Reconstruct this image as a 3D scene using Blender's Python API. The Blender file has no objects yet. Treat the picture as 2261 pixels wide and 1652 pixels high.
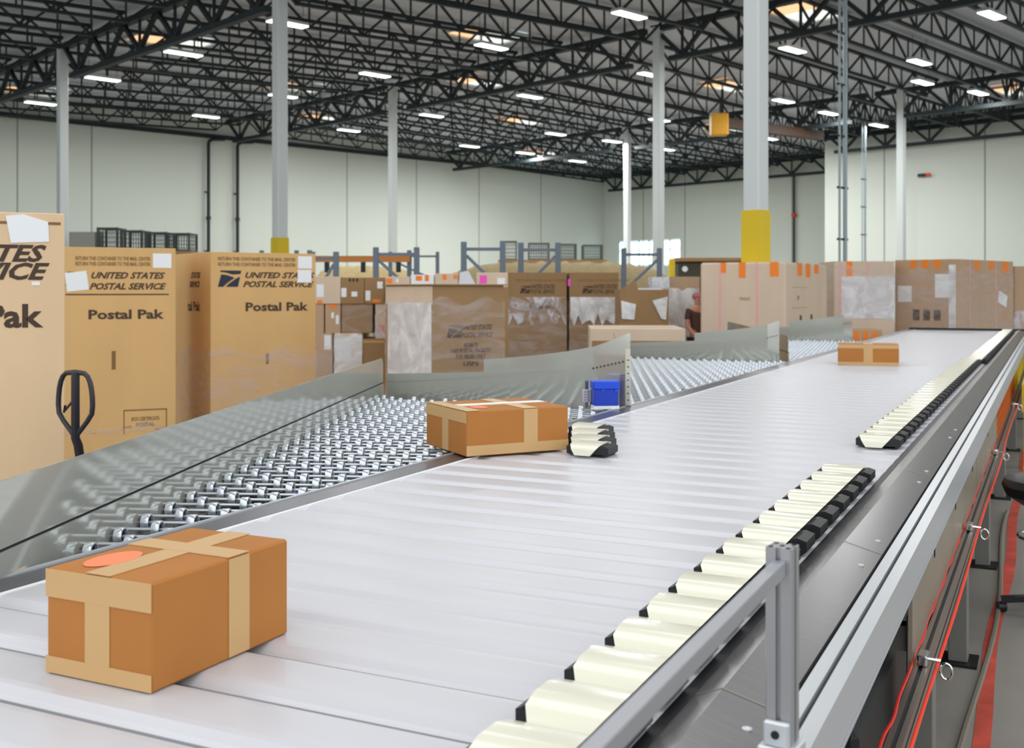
import bpy, bmesh, math, random
from mathutils import Vector, Matrix, Euler
random.seed(7)
PI = math.pi
SC = bpy.context.scene
COL = SC.collection
# ---------------------------------------------------------------- camera
F, CX, HY, CAMZ = 2450.0, 1130.5, 640.0, 1.65
cam_d = bpy.data.cameras.new('camera')
cam = bpy.data.objects.new('camera', cam_d); COL.objects.link(cam)
cam.location = (0, 0, CAMZ); cam.rotation_euler = (PI/2, 0, 0)
cam_d.sensor_width = 36.0; cam_d.lens = 36.0*F/2261.0
cam_d.shift_y = (HY-826.0)/2261.0
cam_d.clip_start = 0.05; cam_d.clip_end = 300
cam_d.dof.use_dof = True; cam_d.dof.focus_distance = 3.0
cam_d.dof.aperture_fstop = (cam_d.lens/1000.0)/0.006
SC.camera = cam
# ---------------------------------------------------------------- world, lights, exposure
SC.view_settings.view_transform = 'Standard'; SC.view_settings.look = 'None'
SC.view_settings.gamma = 1.0; SC.view_settings.use_curve_mapping = False
SC.view_settings.exposure = 0.0
w = bpy.data.worlds.new('world'); SC.world = w; w.use_nodes = True
w.node_tree.nodes['Background'].inputs[0].default_value = (0.93, 0.97, 1.0, 1)
w.node_tree.nodes['Background'].inputs[1].default_value = 1.4
# building axes: E runs across the column lines, P runs along them
EX, EY = 0.722, 0.692
ROT_E = math.atan2(EY, EX)
def bp(q, p, z=0.0):                    # building coordinates -> world
    return Vector((EX*q + EY*p, EY*q - EX*p, z))
def area_light(name, loc, sx, sy, power, rz=ROT_E, col=(1, 0.995, 0.985)):
    l = bpy.data.lights.new(name, 'AREA'); l.shape = 'RECTANGLE'; l.size = sx; l.size_y = sy
    l.energy = power; l.color = col
    o = bpy.data.objects.new(name, l); COL.objects.link(o); o.location = loc; o.rotation_euler = (0, 0, rz)
    return o
for q in (-2.0, 5.0, 12.0):              # added area lights to light the sorter, standing in for unseen roof lamps
    for p in (-16.0, -7.0, 0.0):
        area_light('roof_fill_light', bp(q, p, 9.0), 3.2, 6.0, 120)

# ---------------------------------------------------------------- helpers
def at(px, Y): return (px-CX)/F*Y
def zof(py, Y): return CAMZ-(py-HY)/F*Y
def ground(px, py, z):                  # point seen at (px, py) on the level plane z
    Y = F*(CAMZ-z)/(py-HY); return Vector((at(px, Y), Y, z))
def lerp(a, b, t): return a+(b-a)*t
def nm(s): return s
MATS = {}
def mat(name, col, rough=0.5, metal=0.0, noise=None, bump=None, emit=None, alpha=None, coat=0.0, stretch=None, trans=0.0):
    """col sRGB 0-255. noise=(scale, amount), bump=(scale, strength), stretch scales object coordinates"""
    if name in MATS: return MATS[name]
    def lin(c):
        c /= 255.0
        return c/12.92 if c <= 0.04045 else ((c+0.055)/1.055)**2.4
    c = tuple(lin(x) for x in col)
    m = bpy.data.materials.new(name); m.use_nodes = True
    nt = m.node_tree; b = nt.nodes['Principled BSDF']
    b.inputs['Base Color'].default_value = (*c, 1); b.inputs['Roughness'].default_value = rough
    b.inputs['Metallic'].default_value = metal
    if coat: b.inputs['Coat Weight'].default_value = coat
    if trans: b.inputs['Transmission Weight'].default_value = trans
    tc = None
    if noise or bump or alpha:
        tc = nt.nodes.new('ShaderNodeTexCoord'); mp = nt.nodes.new('ShaderNodeMapping')
        nt.links.new(tc.outputs['Object'], mp.inputs[0])
        if stretch: mp.inputs['Scale'].default_value = stretch
    if noise:
        n = nt.nodes.new('ShaderNodeTexNoise'); n.inputs['Scale'].default_value = noise[0]; n.inputs['Detail'].default_value = 5
        nt.links.new(mp.outputs[0], n.inputs['Vector'])
        r = nt.nodes.new('ShaderNodeMapRange'); r.inputs['From Min'].default_value = 0.3; r.inputs['From Max'].default_value = 0.7
        r.inputs['To Min'].default_value = 1-noise[1]; r.inputs['To Max'].default_value = 1+noise[1]
        nt.links.new(n.outputs[0], r.inputs[0])
        v = nt.nodes.new('ShaderNodeVectorMath'); v.operation = 'SCALE'; v.inputs[0].default_value = c
        nt.links.new(r.outputs[0], v.inputs['Scale']); nt.links.new(v.outputs[0], b.inputs['Base Color'])
    if bump:
        n2 = nt.nodes.new('ShaderNodeTexNoise'); n2.inputs['Scale'].default_value = bump[0]; n2.inputs['Detail'].default_value = 3
        nt.links.new(mp.outputs[0], n2.inputs['Vector'])
        bn = nt.nodes.new('ShaderNodeBump'); bn.inputs['Strength'].default_value = bump[1]; bn.inputs['Distance'].default_value = 0.01
        nt.links.new(n2.outputs[0], bn.inputs['Height']); nt.links.new(bn.outputs[0], b.inputs['Normal'])
    if alpha:                            # alpha=(scale, lo, hi): patchy clear film
        n3 = nt.nodes.new('ShaderNodeTexNoise'); n3.inputs['Scale'].default_value = alpha[0]; n3.inputs['Detail'].default_value = 4
        n3.inputs['Distortion'].default_value = 1.5
        nt.links.new(mp.outputs[0], n3.inputs['Vector'])
        r3 = nt.nodes.new('ShaderNodeMapRange'); r3.inputs['From Min'].default_value = 0.42; r3.inputs['From Max'].default_value = 0.62
        r3.inputs['To Min'].default_value = alpha[1]; r3.inputs['To Max'].default_value = alpha[2]
        nt.links.new(n3.outputs[0], r3.inputs[0]); nt.links.new(r3.outputs[0], b.inputs['Alpha'])
    if emit:
        b.inputs['Emission Color'].default_value = (*c, 1); b.inputs['Emission Strength'].default_value = emit
    MATS[name] = m
    return m
def BM(): return bmesh.new()
def add_box(bm, x0, x1, y0, y1, z0, z1, bev=0.0, M=None, seg=1):
    g = bmesh.ops.create_cube(bm, size=1.0)
    vs = g['verts']
    for v in vs: v.co = Vector((lerp(x0, x1, v.co.x+.5), lerp(y0, y1, v.co.y+.5), lerp(z0, z1, v.co.z+.5)))
    if bev:
        es = list({e for v in vs for e in v.link_edges})
        r = bmesh.ops.bevel(bm, geom=es, offset=bev, segments=seg, affect='EDGES', profile=0.5)
        vs = list({v for f in r['faces'] for v in f.verts} | {v for v in vs if v.is_valid})
    if M is not None:
        for v in vs: v.co = M @ v.co
    return vs
def add_bar(bm, a, b, wx, wz):          # box beam from a to b, wx wide (level), wz deep
    a = Vector(a); b = Vector(b); d = b-a; L = d.length
    if L < 1e-6: return
    y = d/L; up = Vector((0, 0, 1)) if abs(y.z) < 0.98 else Vector((1, 0, 0))
    x = y.cross(up).normalized(); z = x.cross(y)
    vs = [bm.verts.new(a + y*t*L + x*sx*wx/2 + z*sz*wz/2) for t in (0, 1) for sx, sz in ((-1, -1), (1, -1), (1, 1), (-1, 1))]
    for f in ((3, 2, 1, 0), (4, 5, 6, 7), (0, 1, 5, 4), (1, 2, 6, 5), (2, 3, 7, 6), (3, 0, 4, 7)):
        bm.faces.new([vs[i] for i in f])
def add_tube(bm, pts, r, n=8, closed=False, caps=True):
    pts = [Vector(p) for p in pts]; rings = []; N = len(pts)
    prev = None
    for i, p in enumerate(pts):
        if closed: t = pts[(i+1) % N]-pts[i-1]
        else: t = pts[min(i+1, N-1)]-pts[max(i-1, 0)]
        t.normalize()
        if prev is None:
            up = Vector((0, 0, 1)) if abs(t.z) < 0.9 else Vector((1, 0, 0)); x = t.cross(up).normalized()
        else:
            x = (prev - t*prev.dot(t)).normalized()
        prev = x; y = t.cross(x)
        rr = r[i] if isinstance(r, (list, tuple)) else r
        rings.append([bm.verts.new(p + (x*math.cos(2*PI*k/n)+y*math.sin(2*PI*k/n))*rr) for k in range(n)])
    for i in range(N if closed else N-1):
        A, B = rings[i], rings[(i+1) % N]
        for k in range(n): bm.faces.new((A[k], A[(k+1) % n], B[(k+1) % n], B[k]))
    if caps and not closed:
        bm.faces.new(rings[0][::-1]); bm.faces.new(rings[-1])
def add_prism(bm, poly, axis, t0, t1):  # extrude a 2-D outline; axis 'x': poly=(y,z), 'y': poly=(x,z), 'z': poly=(x,y)
    def P(a, b, t): return {'x': (t, a, b), 'y': (a, t, b), 'z': (a, b, t)}[axis]
    A = [bm.verts.new(P(a, b, t0)) for a, b in poly]; B = [bm.verts.new(P(a, b, t1)) for a, b in poly]
    n = len(poly)
    for i in range(n): bm.faces.new((A[i], A[(i+1) % n], B[(i+1) % n], B[i]))
    bm.faces.new(A[::-1]); bm.faces.new(B)
def add_lathe(bm, prof, n=16, axis='z', c=(0, 0, 0)):   # prof = [(r, h)...] closed on the axis when r == 0
    c = Vector(c); rings = []
    for r, h in prof:
        ring = []
        for k in range(n if r > 0 else 1):
            a = 2*PI*k/n; u, v = r*math.cos(a), r*math.sin(a)
            ring.append(bm.verts.new(c + Vector({'z': (u, v, h), 'x': (h, u, v), 'y': (u, h, v)}[axis])))
        rings.append(ring)
    for A, B in zip(rings, rings[1:]):
        for k in range(n):
            a, b = A[k % len(A)], A[(k+1) % len(A)]; c1, d = B[(k+1) % len(B)], B[k % len(B)]
            f = [a]
            for v in (b, c1, d):
                if v not in f: f.append(v)
            if len(f) > 2: bm.faces.new(f)
def obj(name, bm, m, parent=None, smooth=False, loc=None, rz=None):
    bmesh.ops.recalc_face_normals(bm, faces=bm.faces[:])
    me = bpy.data.meshes.new(name); bm.to_mesh(me); bm.free()
    me.materials.append(m)
    if smooth:
        me.polygons.foreach_set('use_smooth', [True]*len(me.polygons)); me.set_sharp_from_angle(angle=math.radians(35))
    o = bpy.data.objects.new(name, me); COL.objects.link(o)
    if parent: o.parent = parent
    if loc is not None: o.location = loc
    if rz is not None: o.rotation_euler = (0, 0, rz)
    return o
def tag(o, label, cat, group=None, kind=None):
    o['label'] = label; o['category'] = cat
    if group: o['group'] = group
    if kind: o['kind'] = kind
    return o
def thing(name, label, cat, loc=(0, 0, 0), rz=0.0, group=None):
    o = bpy.data.objects.new(name, None); COL.objects.link(o); o.empty_display_size = 0.1
    o.location = loc; o.rotation_euler = (0, 0, rz)
    return tag(o, label, cat, group)
def copy_tree(o, parent=None):
    c = o.copy(); COL.objects.link(c); c.parent = parent
    for ch in list(o.children): copy_tree(ch, c)
    return c
def struct(name, bm, m, **k):
    o = obj(name, bm, m, **k); o['kind'] = 'structure'; return o
ONES = 'zeroth first second third fourth fifth sixth seventh eighth ninth tenth eleventh twelfth thirteenth fourteenth fifteenth sixteenth seventeenth eighteenth nineteenth'.split()
TENS = {2: 'twent', 3: 'thirt', 4: 'fort', 5: 'fift', 6: 'sixt'}
def nth(n):
    if n < 20: return ONES[n]
    t, o = divmod(n, 10)
    return TENS[t]+('ieth' if o == 0 else 'y-'+ONES[o])
def text_bm(s, size, shear=0.0, bold=0.0, align='LEFT', ext=0.0006):
    """lettering standing in the x-z plane, facing -y"""
    cu = bpy.data.curves.new('lettering', 'FONT'); cu.body = s; cu.size = size; cu.shear = shear; cu.offset = bold
    cu.extrude = ext; cu.align_x = align; cu.resolution_u = 2; cu.space_line = 0.85
    o = bpy.data.objects.new('lettering', cu); COL.objects.link(o)
    bpy.context.view_layer.update()
    me = bpy.data.meshes.new_from_object(o.evaluated_get(bpy.context.evaluated_depsgraph_get()))
    bm = BM(); bm.from_mesh(me)
    bpy.data.objects.remove(o); bpy.data.curves.remove(cu); bpy.data.meshes.remove(me)
    for v in bm.verts: v.co = Vector((v.co.x, -v.co.z, v.co.y))
    return bm

# ---------------------------------------------------------------- materials
M_floor = mat('concrete_floor', (142, 137, 129), 0.55, noise=(0.9, 0.18), bump=(3, 0.05))
M_deck = mat('roof_deck', (212, 218, 228), 0.8, noise=(0.4, 0.05))
M_steel = mat('dark_painted_steel', (29, 42, 46), 0.6)
M_pipe = mat('black_pipe', (33, 38, 40), 0.5)
M_white = mat('white_paint', (212, 220, 220), 0.55)
M_yellow = mat('yellow_paint', (225, 195, 20), 0.5)
M_led = mat('led_panel', (240, 252, 248), 0.4, emit=4.0)
M_house = mat('lamp_housing', (205, 210, 208), 0.5)
M_sky = mat('skylight_pane', (235, 240, 235), 0.4, emit=1.1)
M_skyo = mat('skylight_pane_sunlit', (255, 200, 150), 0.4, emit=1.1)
M_win = mat('window_glow', (228, 246, 250), 0.3, emit=2.6)
M_alu = mat('anodised_aluminium', (212, 216, 220), 0.32, 0.5)
M_alu_d = mat('shadow_groove', (60, 64, 68), 0.5, 0.4)
M_brushed = mat('brushed_steel', (150, 148, 150), 0.27, 0.72, noise=(6, 0.06), bump=(60, 0.02), stretch=(1, 14, 1))
M_panel = mat('galvanised_panel', (170, 160, 142), 0.38, 0.6, noise=(4, 0.08))
M_slat = mat('sorter_slat', (208, 208, 213), 0.36, 0.1, noise=(3, 0.02), stretch=(0.4, 4, 1))
M_black = mat('black_plastic', (22, 23, 26), 0.42)
M_ivory = mat('ivory_plastic', (236, 234, 214), 0.22, coat=0.4)
M_dark = mat('dark_void', (16, 18, 22), 0.8)
M_guard = mat('guard_sheet', (196, 197, 188), 0.075, 0.42, noise=(2, 0.03))
M_wheel = mat('zinc_wheel', (222, 230, 238), 0.2, 0.62)
M_hub = mat('wheel_hub', (30, 36, 44), 0.4, 0.5)
M_curb = mat('curb_sheet', (128, 128, 136), 0.32, 0.8)
M_pan = mat('bed_pan', (48, 46, 42), 0.6, 0.3)
M_blue = mat('blue_plastic', (8, 58, 190), 0.35)
M_bluebelt = mat('blue_belt', (40, 110, 200), 0.5)
M_rope = mat('orange_rope', (255, 62, 22), 0.4)
M_red = mat('red_cable', (225, 50, 35), 0.4)
M_chrome = mat('chrome', (225, 225, 225), 0.12, 1.0)
M_legs = mat('painted_leg', (128, 128, 122), 0.5, 0.2)
M_bluegrey = mat('blue_grey_bar', (110, 130, 145), 0.4, 0.5)
M_parcel = mat('parcel_board', (180, 116, 50), 0.72, noise=(5, 0.05))
M_tape = mat('paper_tape', (206, 166, 112), 0.4)
M_smear = mat('orange_ink_mark', (250, 140, 95), 0.6)
M_usps = mat('kraft_bright', (222, 180, 120), 0.75, noise=(2.5, 0.05), stretch=(1, 1, 0.3))
M_kraft = mat('kraft_pale', (222, 200, 176), 0.75, noise=(2.5, 0.05), stretch=(1, 1, 0.3))
M_kraft2 = mat('kraft_mid', (198, 166, 134), 0.75, noise=(2.5, 0.06), stretch=(1, 1, 0.3))
M_kraft3 = mat('kraft_brown', (160, 126, 86), 0.75, noise=(2.5, 0.06), stretch=(1, 1, 0.3))
M_fade = mat('kraft_faded', (234, 202, 162), 0.75, noise=(2.5, 0.06), stretch=(1, 1, 0.3))
M_ink = mat('dark_ink', (74, 56, 44), 0.7)
M_ink2 = mat('brown_ink', (134, 100, 60), 0.7)
M_navy = mat('navy_ink', (42, 48, 66), 0.7)
M_paper = mat('white_paper', (244, 247, 250), 0.6)
M_orange = mat('orange_sticker', (255, 140, 40), 0.6)
M_pink = mat('pink_strap', (245, 170, 180), 0.5)
M_magenta = mat('magenta_sticker', (255, 90, 200), 0.6)
M_film = mat('stretch_film', (240, 240, 248), 0.12, alpha=(3.5, 0.05, 0.75))
M_film2 = mat('stretch_film_thin', (235, 225, 225), 0.12, alpha=(2.0, 0.08, 0.3), stretch=(1, 1, 3))
M_film3 = mat('stretch_film_dense', (252, 253, 255), 0.3, alpha=(2.5, 0.55, 0.95))
M_rack = mat('blue_grey_rack', (112, 126, 140), 0.5)
M_obeam = mat('orange_beam', (205, 130, 60), 0.5)
M_heap = mat('tan_heap', (184, 164, 120), 0.9, noise=(9, 0.12), stretch=(1, 1, 3), bump=(8, 0.6))
M_wire = mat('galvanised_wire', (92, 98, 98), 0.5, 0.5)
M_crane = mat('crane_yellow', (225, 165, 40), 0.5)
M_jack = mat('jack_black', (44, 42, 50), 0.35)
M_skin = mat('skin', (206, 150, 120), 0.5)
M_pinkcap = mat('red_pink_cloth', (196, 120, 130), 0.8)
M_brown = mat('dark_brown_cloth', (92, 62, 54), 0.8)
M_hair = mat('dark_hair', (40, 28, 24), 0.6)
M_jeans = mat('dark_blue_cloth', (50, 56, 72), 0.8)
def wall_material():
    m = mat('wall_paint', (212, 219, 210), 0.75, noise=(0.05, 0.03))
    return m
M_wall = wall_material()
M_seam = mat('wall_joint', (150, 155, 145), 0.8)

# ---------------------------------------------------------------- building shell
QB, QR, PL, PJ = 58.3, 51.5, -51.5, -30.3       # back wall, right wall, left wall, jog
QA, QM, QC = 14.78, 28.8, 43.5                  # three column lines
ROOFPTS = [(-4, 7.6), (QA, 8.27), (QM, 8.80), (QC, 8.45), (QB+3, 8.0)]
def roofz(q):
    for (a, za), (b, zb) in zip(ROOFPTS, ROOFPTS[1:]):
        if q <= b: return CAMZ + lerp(za, zb, (q-a)/(b-a))
    return CAMZ + ROOFPTS[-1][1]
bm = BM()
add_box(bm, -40, 75, -20, 110, -0.2, 0.0)
struct('floor', bm, M_floor)
bm = BM()                                       # deck: folded sheet with thickness
for (a, za), (b, zb) in zip(ROOFPTS, ROOFPTS[1:]):
    vs = [bm.verts.new(bp(q, p, CAMZ+z+dz)) for dz in (0.12, 0.3) for q, z in ((a, za), (b, zb)) for p in (PL-1, 3)]
    for f in ((0, 1, 3, 2), (4, 6, 7, 5), (0, 2, 6, 4), (1, 5, 7, 3), (0, 4, 5, 1), (2, 3, 7, 6)): bm.faces.new([vs[i] for i in f])
struct('ceiling', bm, M_deck)
def bbox(bm, q0, q1, p0, p1, z0, z1):           # box along the building axes
    vs = [bm.verts.new(bp(q, p, z)) for z in (z0, z1) for q, p in ((q0, p0), (q1, p0), (q1, p1), (q0, p1))]
    for f in ((3, 2, 1, 0), (4, 5, 6, 7), (0, 1, 5, 4), (1, 2, 6, 5), (2, 3, 7, 6), (3, 0, 4, 7)): bm.faces.new([vs[i] for i in f])
bm = BM(); bbox(bm, -25, QB+0.4, PL-0.4, PL, 0, 10.6)
struct('wall_left', bm, M_wall)
# back wall with the window opening
wq = QB
wp0 = None
def p_on_back(px):                              # where a picture column meets the back wall
    t = (px-CX)/F; Y = QB/(EX*t+EY); return EY*t*Y-EX*Y, Y
wp0, wY0 = p_on_back(1364); wp1, wY1 = p_on_back(1503)
wz0, wz1 = 5.0-1.72, 4.98
bm = BM()
bbox(bm, QB, QB+0.4, PL-0.4, wp0, 0, 10.6); bbox(bm, QB, QB+0.4, wp1, PJ, 0, 10.6)
bbox(bm, QB, QB+0.4, wp0, wp1, 0, wz0); bbox(bm, QB, QB+0.4, wp0, wp1, wz1, 10.6)
struct('wall_back', bm, M_wall)
bm = BM(); bbox(bm, QR, QR+0.4, PJ, 22, 0, 10.6)
struct('wall_right', bm, M_wall)
bm = BM(); bbox(bm, QR+0.4, QB+0.4, PJ, PJ+0.4, 0, 10.6)
struct('wall_jog', bm, M_wall)
bm = BM(); bbox(bm, QB+0.15, QB+0.2, wp0, wp1, wz0, wz1)
win = struct('window_1', bm, M_win)
bm = BM()
for k in range(7):
    pp = lerp(wp0+0.06, wp1-0.06, k/6); bbox(bm, QB+0.05, QB+0.14, pp-0.035, pp+0.035, wz0, wz1)
for zz in (wz0+0.05, lerp(wz0, wz1, 0.62), wz1-0.05): bbox(bm, QB+0.05, QB+0.14, wp0, wp1, zz-0.03, zz+0.03)
obj('window_frame', bm, mat('window_bar', (190, 215, 218), 0.5), win)
# dark ledger along the tops of the walls, and panel joints
def ledger(n, q0, q1, p0, p1):
    bm = BM(); bbox(bm, q0, q1, p0, p1, CAMZ+7.72, CAMZ+7.92); struct('trim_%d' % n, bm, M_steel)
ledger(1, -20, QB, PL, PL+0.22); ledger(2, QB-0.22, QB, PL+0.22, PJ); ledger(3, QR-0.22, QR, PJ, 20)
bm = BM()
for q in (4, 11.5, 18.5, 21.9, 32, 36.5, 41.5, 46.5, 52): bbox(bm, q-0.03, q+0.03, PL, PL+0.012, 0, CAMZ+7.72)
struct('trim_4', bm, M_seam)
bm = BM()
for p in (-48, -44.5, -36.5, -33): bbox(bm, QB-0.012, QB, p-0.03, p+0.03, 0, CAMZ+7.72)
for p in (-27, -22, -17, -12, -7): bbox(bm, QR-0.012, QR, p-0.03, p+0.03, 0, CAMZ+7.72)
struct('trim_5', bm, M_seam)

# ---------------------------------------------------------------- columns
def column(px, q, label, sleeve):
    t = (px-CX)/F; Y = q/(EX*t+EY); X = t*Y
    r = thing('building_column', label, 'column', (X, Y, 0), ROT_E, 'white steel roof columns')
    bm = BM(); add_box(bm, -.145, .145, -.145, .145, 0.02, roofz(q)-0.1, 0.02)
    obj('shaft', bm, M_white, r)
    bm = BM(); add_box(bm, -.24, .24, -.24, .24, 0, 0.02); obj('base_plate', bm, M_steel, r)
    bm = BM(); add_box(bm, -.2, .2, -.2, .2, roofz(q)-0.14, roofz(q)-0.1); obj('cap_plate', bm, M_steel, r)
    if sleeve:
        bm = BM()
        for s in (-1, 1):
            add_box(bm, -.16, .16, s*.146, s*.162, 0.03, sleeve); add_box(bm, s*.146, s*.162, -.146, .146, 0.03, sleeve)
        obj('yellow_sleeve', bm, M_yellow, r)
    return X, Y
column(1669, QA, 'thickest white column with a yellow base sleeve, rising behind the strapped pale box', 2.89)
column(618, QA, 'white column with a yellow foot just above the second postal carton from the right', 2.93)
column(138, QA, 'white column at far left rising behind the largest postal carton', 0)
column(867, QM, 'slender white column left of the middle rising behind the blue-grey rack posts', 0)
column(1454, QM, 'white column standing in front of the right half of the bright window', 0)
column(1385, QC, 'thinnest white column in front of the left end of the bright window', 0)
column(1990, QC, 'white column in front of the plain right wall near the small dark sign', 0)

# ---------------------------------------------------------------- roof steel
def girder(q, p0, p1, label):
    n = max(2, round(abs(p1-p0)/2.3)); zt = roofz(q)-0.1; zb = zt-1.15
    m = (p0+p1)/2
    r = thing('girder_truss', label, 'girder', bp(q, m, zt), ROT_E, 'heavy roof girders on the column lines')
    # local: x across (E), -y along P
    def L(p, z): return (0, -(p-m), z-zt)
    a = BM(); add_bar(a, L(p0, zt-0.09), L(p1, zt-0.09), 0.26, 0.18); obj('top_chord', a, M_steel, r)
    a = BM(); add_bar(a, L(p0+0.6, zb), L(p1-0.6, zb), 0.22, 0.16); obj('bottom_chord', a, M_steel, r)
    a = BM(); dp = (p1-p0)/n
    for i in range(n):
        pa = p0+i*dp; pm = pa+dp/2
        add_bar(a, L(pa+0.05, zt-0.15), L(pm, zb+0.05), 0.13, 0.11); add_bar(a, L(pm, zb+0.05), L(pa+dp-0.05, zt-0.15), 0.13, 0.11)
        add_bar(a, L(pm, zb), L(pm, zt-0.15), 0.07, 0.07)
    obj('web', a, M_steel, r)
PG = [PL+0.25, -37.1, -23.4, -9.9, 4.0]
for q, ln in ((QA, 'first'), (QM, 'second'), (QC, 'third')):
    for i in range(4):
        if q == QA and i == 3: continue
        girder(q, PG[i]+0.22, PG[i+1]-0.22, 'heavy dark roof girder over the %s column line, %s span from the left wall' % (ln, nth(i+1)))
girder(QB-0.55, PL+0.3, PJ-0.1, 'dark roof girder running along the top of the back wall with the window')
girder(QR-0.55, PJ+0.3, -9.9, 'dark roof girder running along the top of the plain right wall')
def joist_proto(q0, q1):
    L = q1-q0; z0 = roofz(q0)-0.03; z1 = roofz(q1)-0.03; D = 0.78
    def T(x): return lerp(z0, z1, x/L)
    r = thing('roof_joist', 'joist', 'joist')
    a = BM(); add_bar(a, (0.15, 0, T(0.15)), (L-0.15, 0, T(L-.15)), 0.13, 0.10); obj('top_chord', a, M_steel, r)
    a = BM(); add_bar(a, (1.1, 0, T(1.1)-D), (L-1.1, 0, T(L-1.1)-D), 0.11, 0.09); obj('bottom_chord', a, M_steel, r)
    a = BM(); n = 7; dx = (L-0.3)/n
    for i in range(n):
        xa = 0.15+i*dx; xm = xa+dx/2
        add_bar(a, (xa, 0, T(xa)), (xm, 0, T(xm)-D), 0.062, 0.062); add_bar(a, (xm, 0, T(xm)-D), (xa+dx, 0, T(xa+dx)), 0.062, 0.062)
        add_bar(a, (xm, 0, T(xm)-D), (xm, 0, T(xm)), 0.045, 0.045)
        if i: add_bar(a, (xa, 0, T(xa)), (xa, 0, T(xa)-D), 0.045, 0.045)
    obj('web', a, M_steel, r)
    return r
def project(v):
    return CX+F*v.x/v.y, HY-F*(v.z-CAMZ)/v.y
BAYS = [(0.6, QA-0.15, 'before the first column line'), (QA+.15, QM-.15, 'between the first and second column lines'),
        (QM+.15, QC-.15, 'between the second and third column lines'), (QC+.15, QB-.7, 'beyond the third column line')]
for q0, q1, ph in BAYS:
    pr = joist_proto(q0, q1); first = True; cnt = 0
    for i in range(24):
        p = PL+1.5+i*2.28
        q1m = q1
        if q0 > QC and p > PJ: continue
        vis = False
        for t in (0, .25, .5, .75, 1):
            v = bp(lerp(q0, q1, t), p, roofz(lerp(q0, q1, t))-.4)
            if v.y > 5:
                px, py = project(v)
                if -60 < px < 2320 and py > -60: vis = True
        if not vis: continue
        o = pr if first else copy_tree(pr); first = False; cnt += 1
        o.location = bp(q0, p, 0); o.rotation_euler = (0, 0, ROT_E)
        tag(o, 'thin dark roof joist %s, %s from the left wall' % (ph, nth(cnt)), 'joist', 'open web roof joists')
    if q0 > QC:                                   # shorter ones reach the jogged right wall
        pr = joist_proto(q0, QR-.7); first = True; cnt = 0
        for i in range(24):
            p = PL+1.5+i*2.28
            if p <= PJ+0.5 or p > -14: continue
            o = pr if first else copy_tree(pr); first = False; cnt += 1
            o.location = bp(q0, p, 0); o.rotation_euler = (0, 0, ROT_E)
            tag(o, 'short dark roof joist meeting the plain right wall, %s from its inner corner' % nth(cnt), 'joist', 'open web roof joists')
def roof_point(px, py, drop):
    q = 30.0
    for _ in range(12):
        z = roofz(q)-drop; Y = F*(z-CAMZ)/(HY-py); X = at(px, Y); q = EX*X+EY*Y
    return Vector((X, Y, z)), q
LED = [(635, 52), (1390, 33), (2190, 33), (405, 118), (1085, 103), (1750, 110), (2030, 137), (227, 174), (828, 165), (1437, 165), (1170, 213),
       (625, 212), (1730, 223), (2037, 182), (2160, 205), (1830, 250), (953, 255), (770, 288), (455, 257), (1227, 296), (1037, 323), (1940, 277),
       (1697, 306), (1352, 312), (1160, 338), (1470, 330), (1456, 265), (90, 228), (1275, 356)]
proto = None
for i, (px, py) in enumerate(sorted(LED)):
    v, q = roof_point(px, py, 0.95)
    if proto is None:
        proto = thing('ceiling_light', '', 'ceiling light')
        bm = BM(); add_box(bm, -.6, .6, -.18, .18, 0, .09, 0.015); obj('housing', bm, M_house, proto)
        bm = BM(); add_box(bm, -.58, .58, -.165, .165, -.03, 0); obj('diffuser', bm, M_led, proto)
        bm = BM()
        for s in (-.5, .5): add_tube(bm, [(s, 0, .09), (s, 0, .88)], 0.008, 5)
        obj('hanger', bm, M_pipe, proto)
        o = proto
    else: o = copy_tree(proto)
    o.location = v; o.rotation_euler = (0, 0, ROT_E)
    tag(o, 'bright white strip light under the roof, %s from the left among such lights' % nth(i+1), 'ceiling light', 'strip lights hung under the roof')
    l = area_light('strip_lamp', v+Vector((0, 0, -.06)), 1.15, .27, 165 if py < 280 else 350)
SKY = [(1075, 72, 1.5), (1775, 22, 1.5), (1615, 187, 1.3), (1060, 176, 1.2), (655, 188, 1.2), (715, 258, 1.2), (1150, 265, 1.2), (375, 85, 1.3), (75, 198, 1.3), (1600, 281, 1.2), (2250, 196, 1.2), (1195, 335, 1.2)]
for i, (px, py, s) in enumerate(sorted(SKY)):
    v, q = roof_point(px, py, -0.11)
    r = thing('skylight', 'pale skylight with an orange-lit edge in the roof, %s from the left among the skylights' % nth(i+1), 'skylight', v, ROT_E, 'skylights in the roof deck')
    bm = BM(); a, b = 1.25, 0.75
    add_box(bm, -a-.08, a+.08, -b-.08, -b, -.12, 0); add_box(bm, -a-.08, a+.08, b, b+.08, -.12, 0); add_box(bm, -a-.08, -a, -b, b, -.12, 0); add_box(bm, a, a+.08, -b, b, -.12, 0)
    obj('curb_frame', bm, M_house, r)
    bm = BM(); add_box(bm, -.1, a, -b, b, -.06, -.02); obj('clear_pane', bm, M_sky, r)
    bm = BM(); add_box(bm, -a, -.1, -b, b, -.06, -.02); o = obj('sunlit_pane', bm, M_skyo, r); o['label'] = 'pane glowing orange in the sun'

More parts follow.
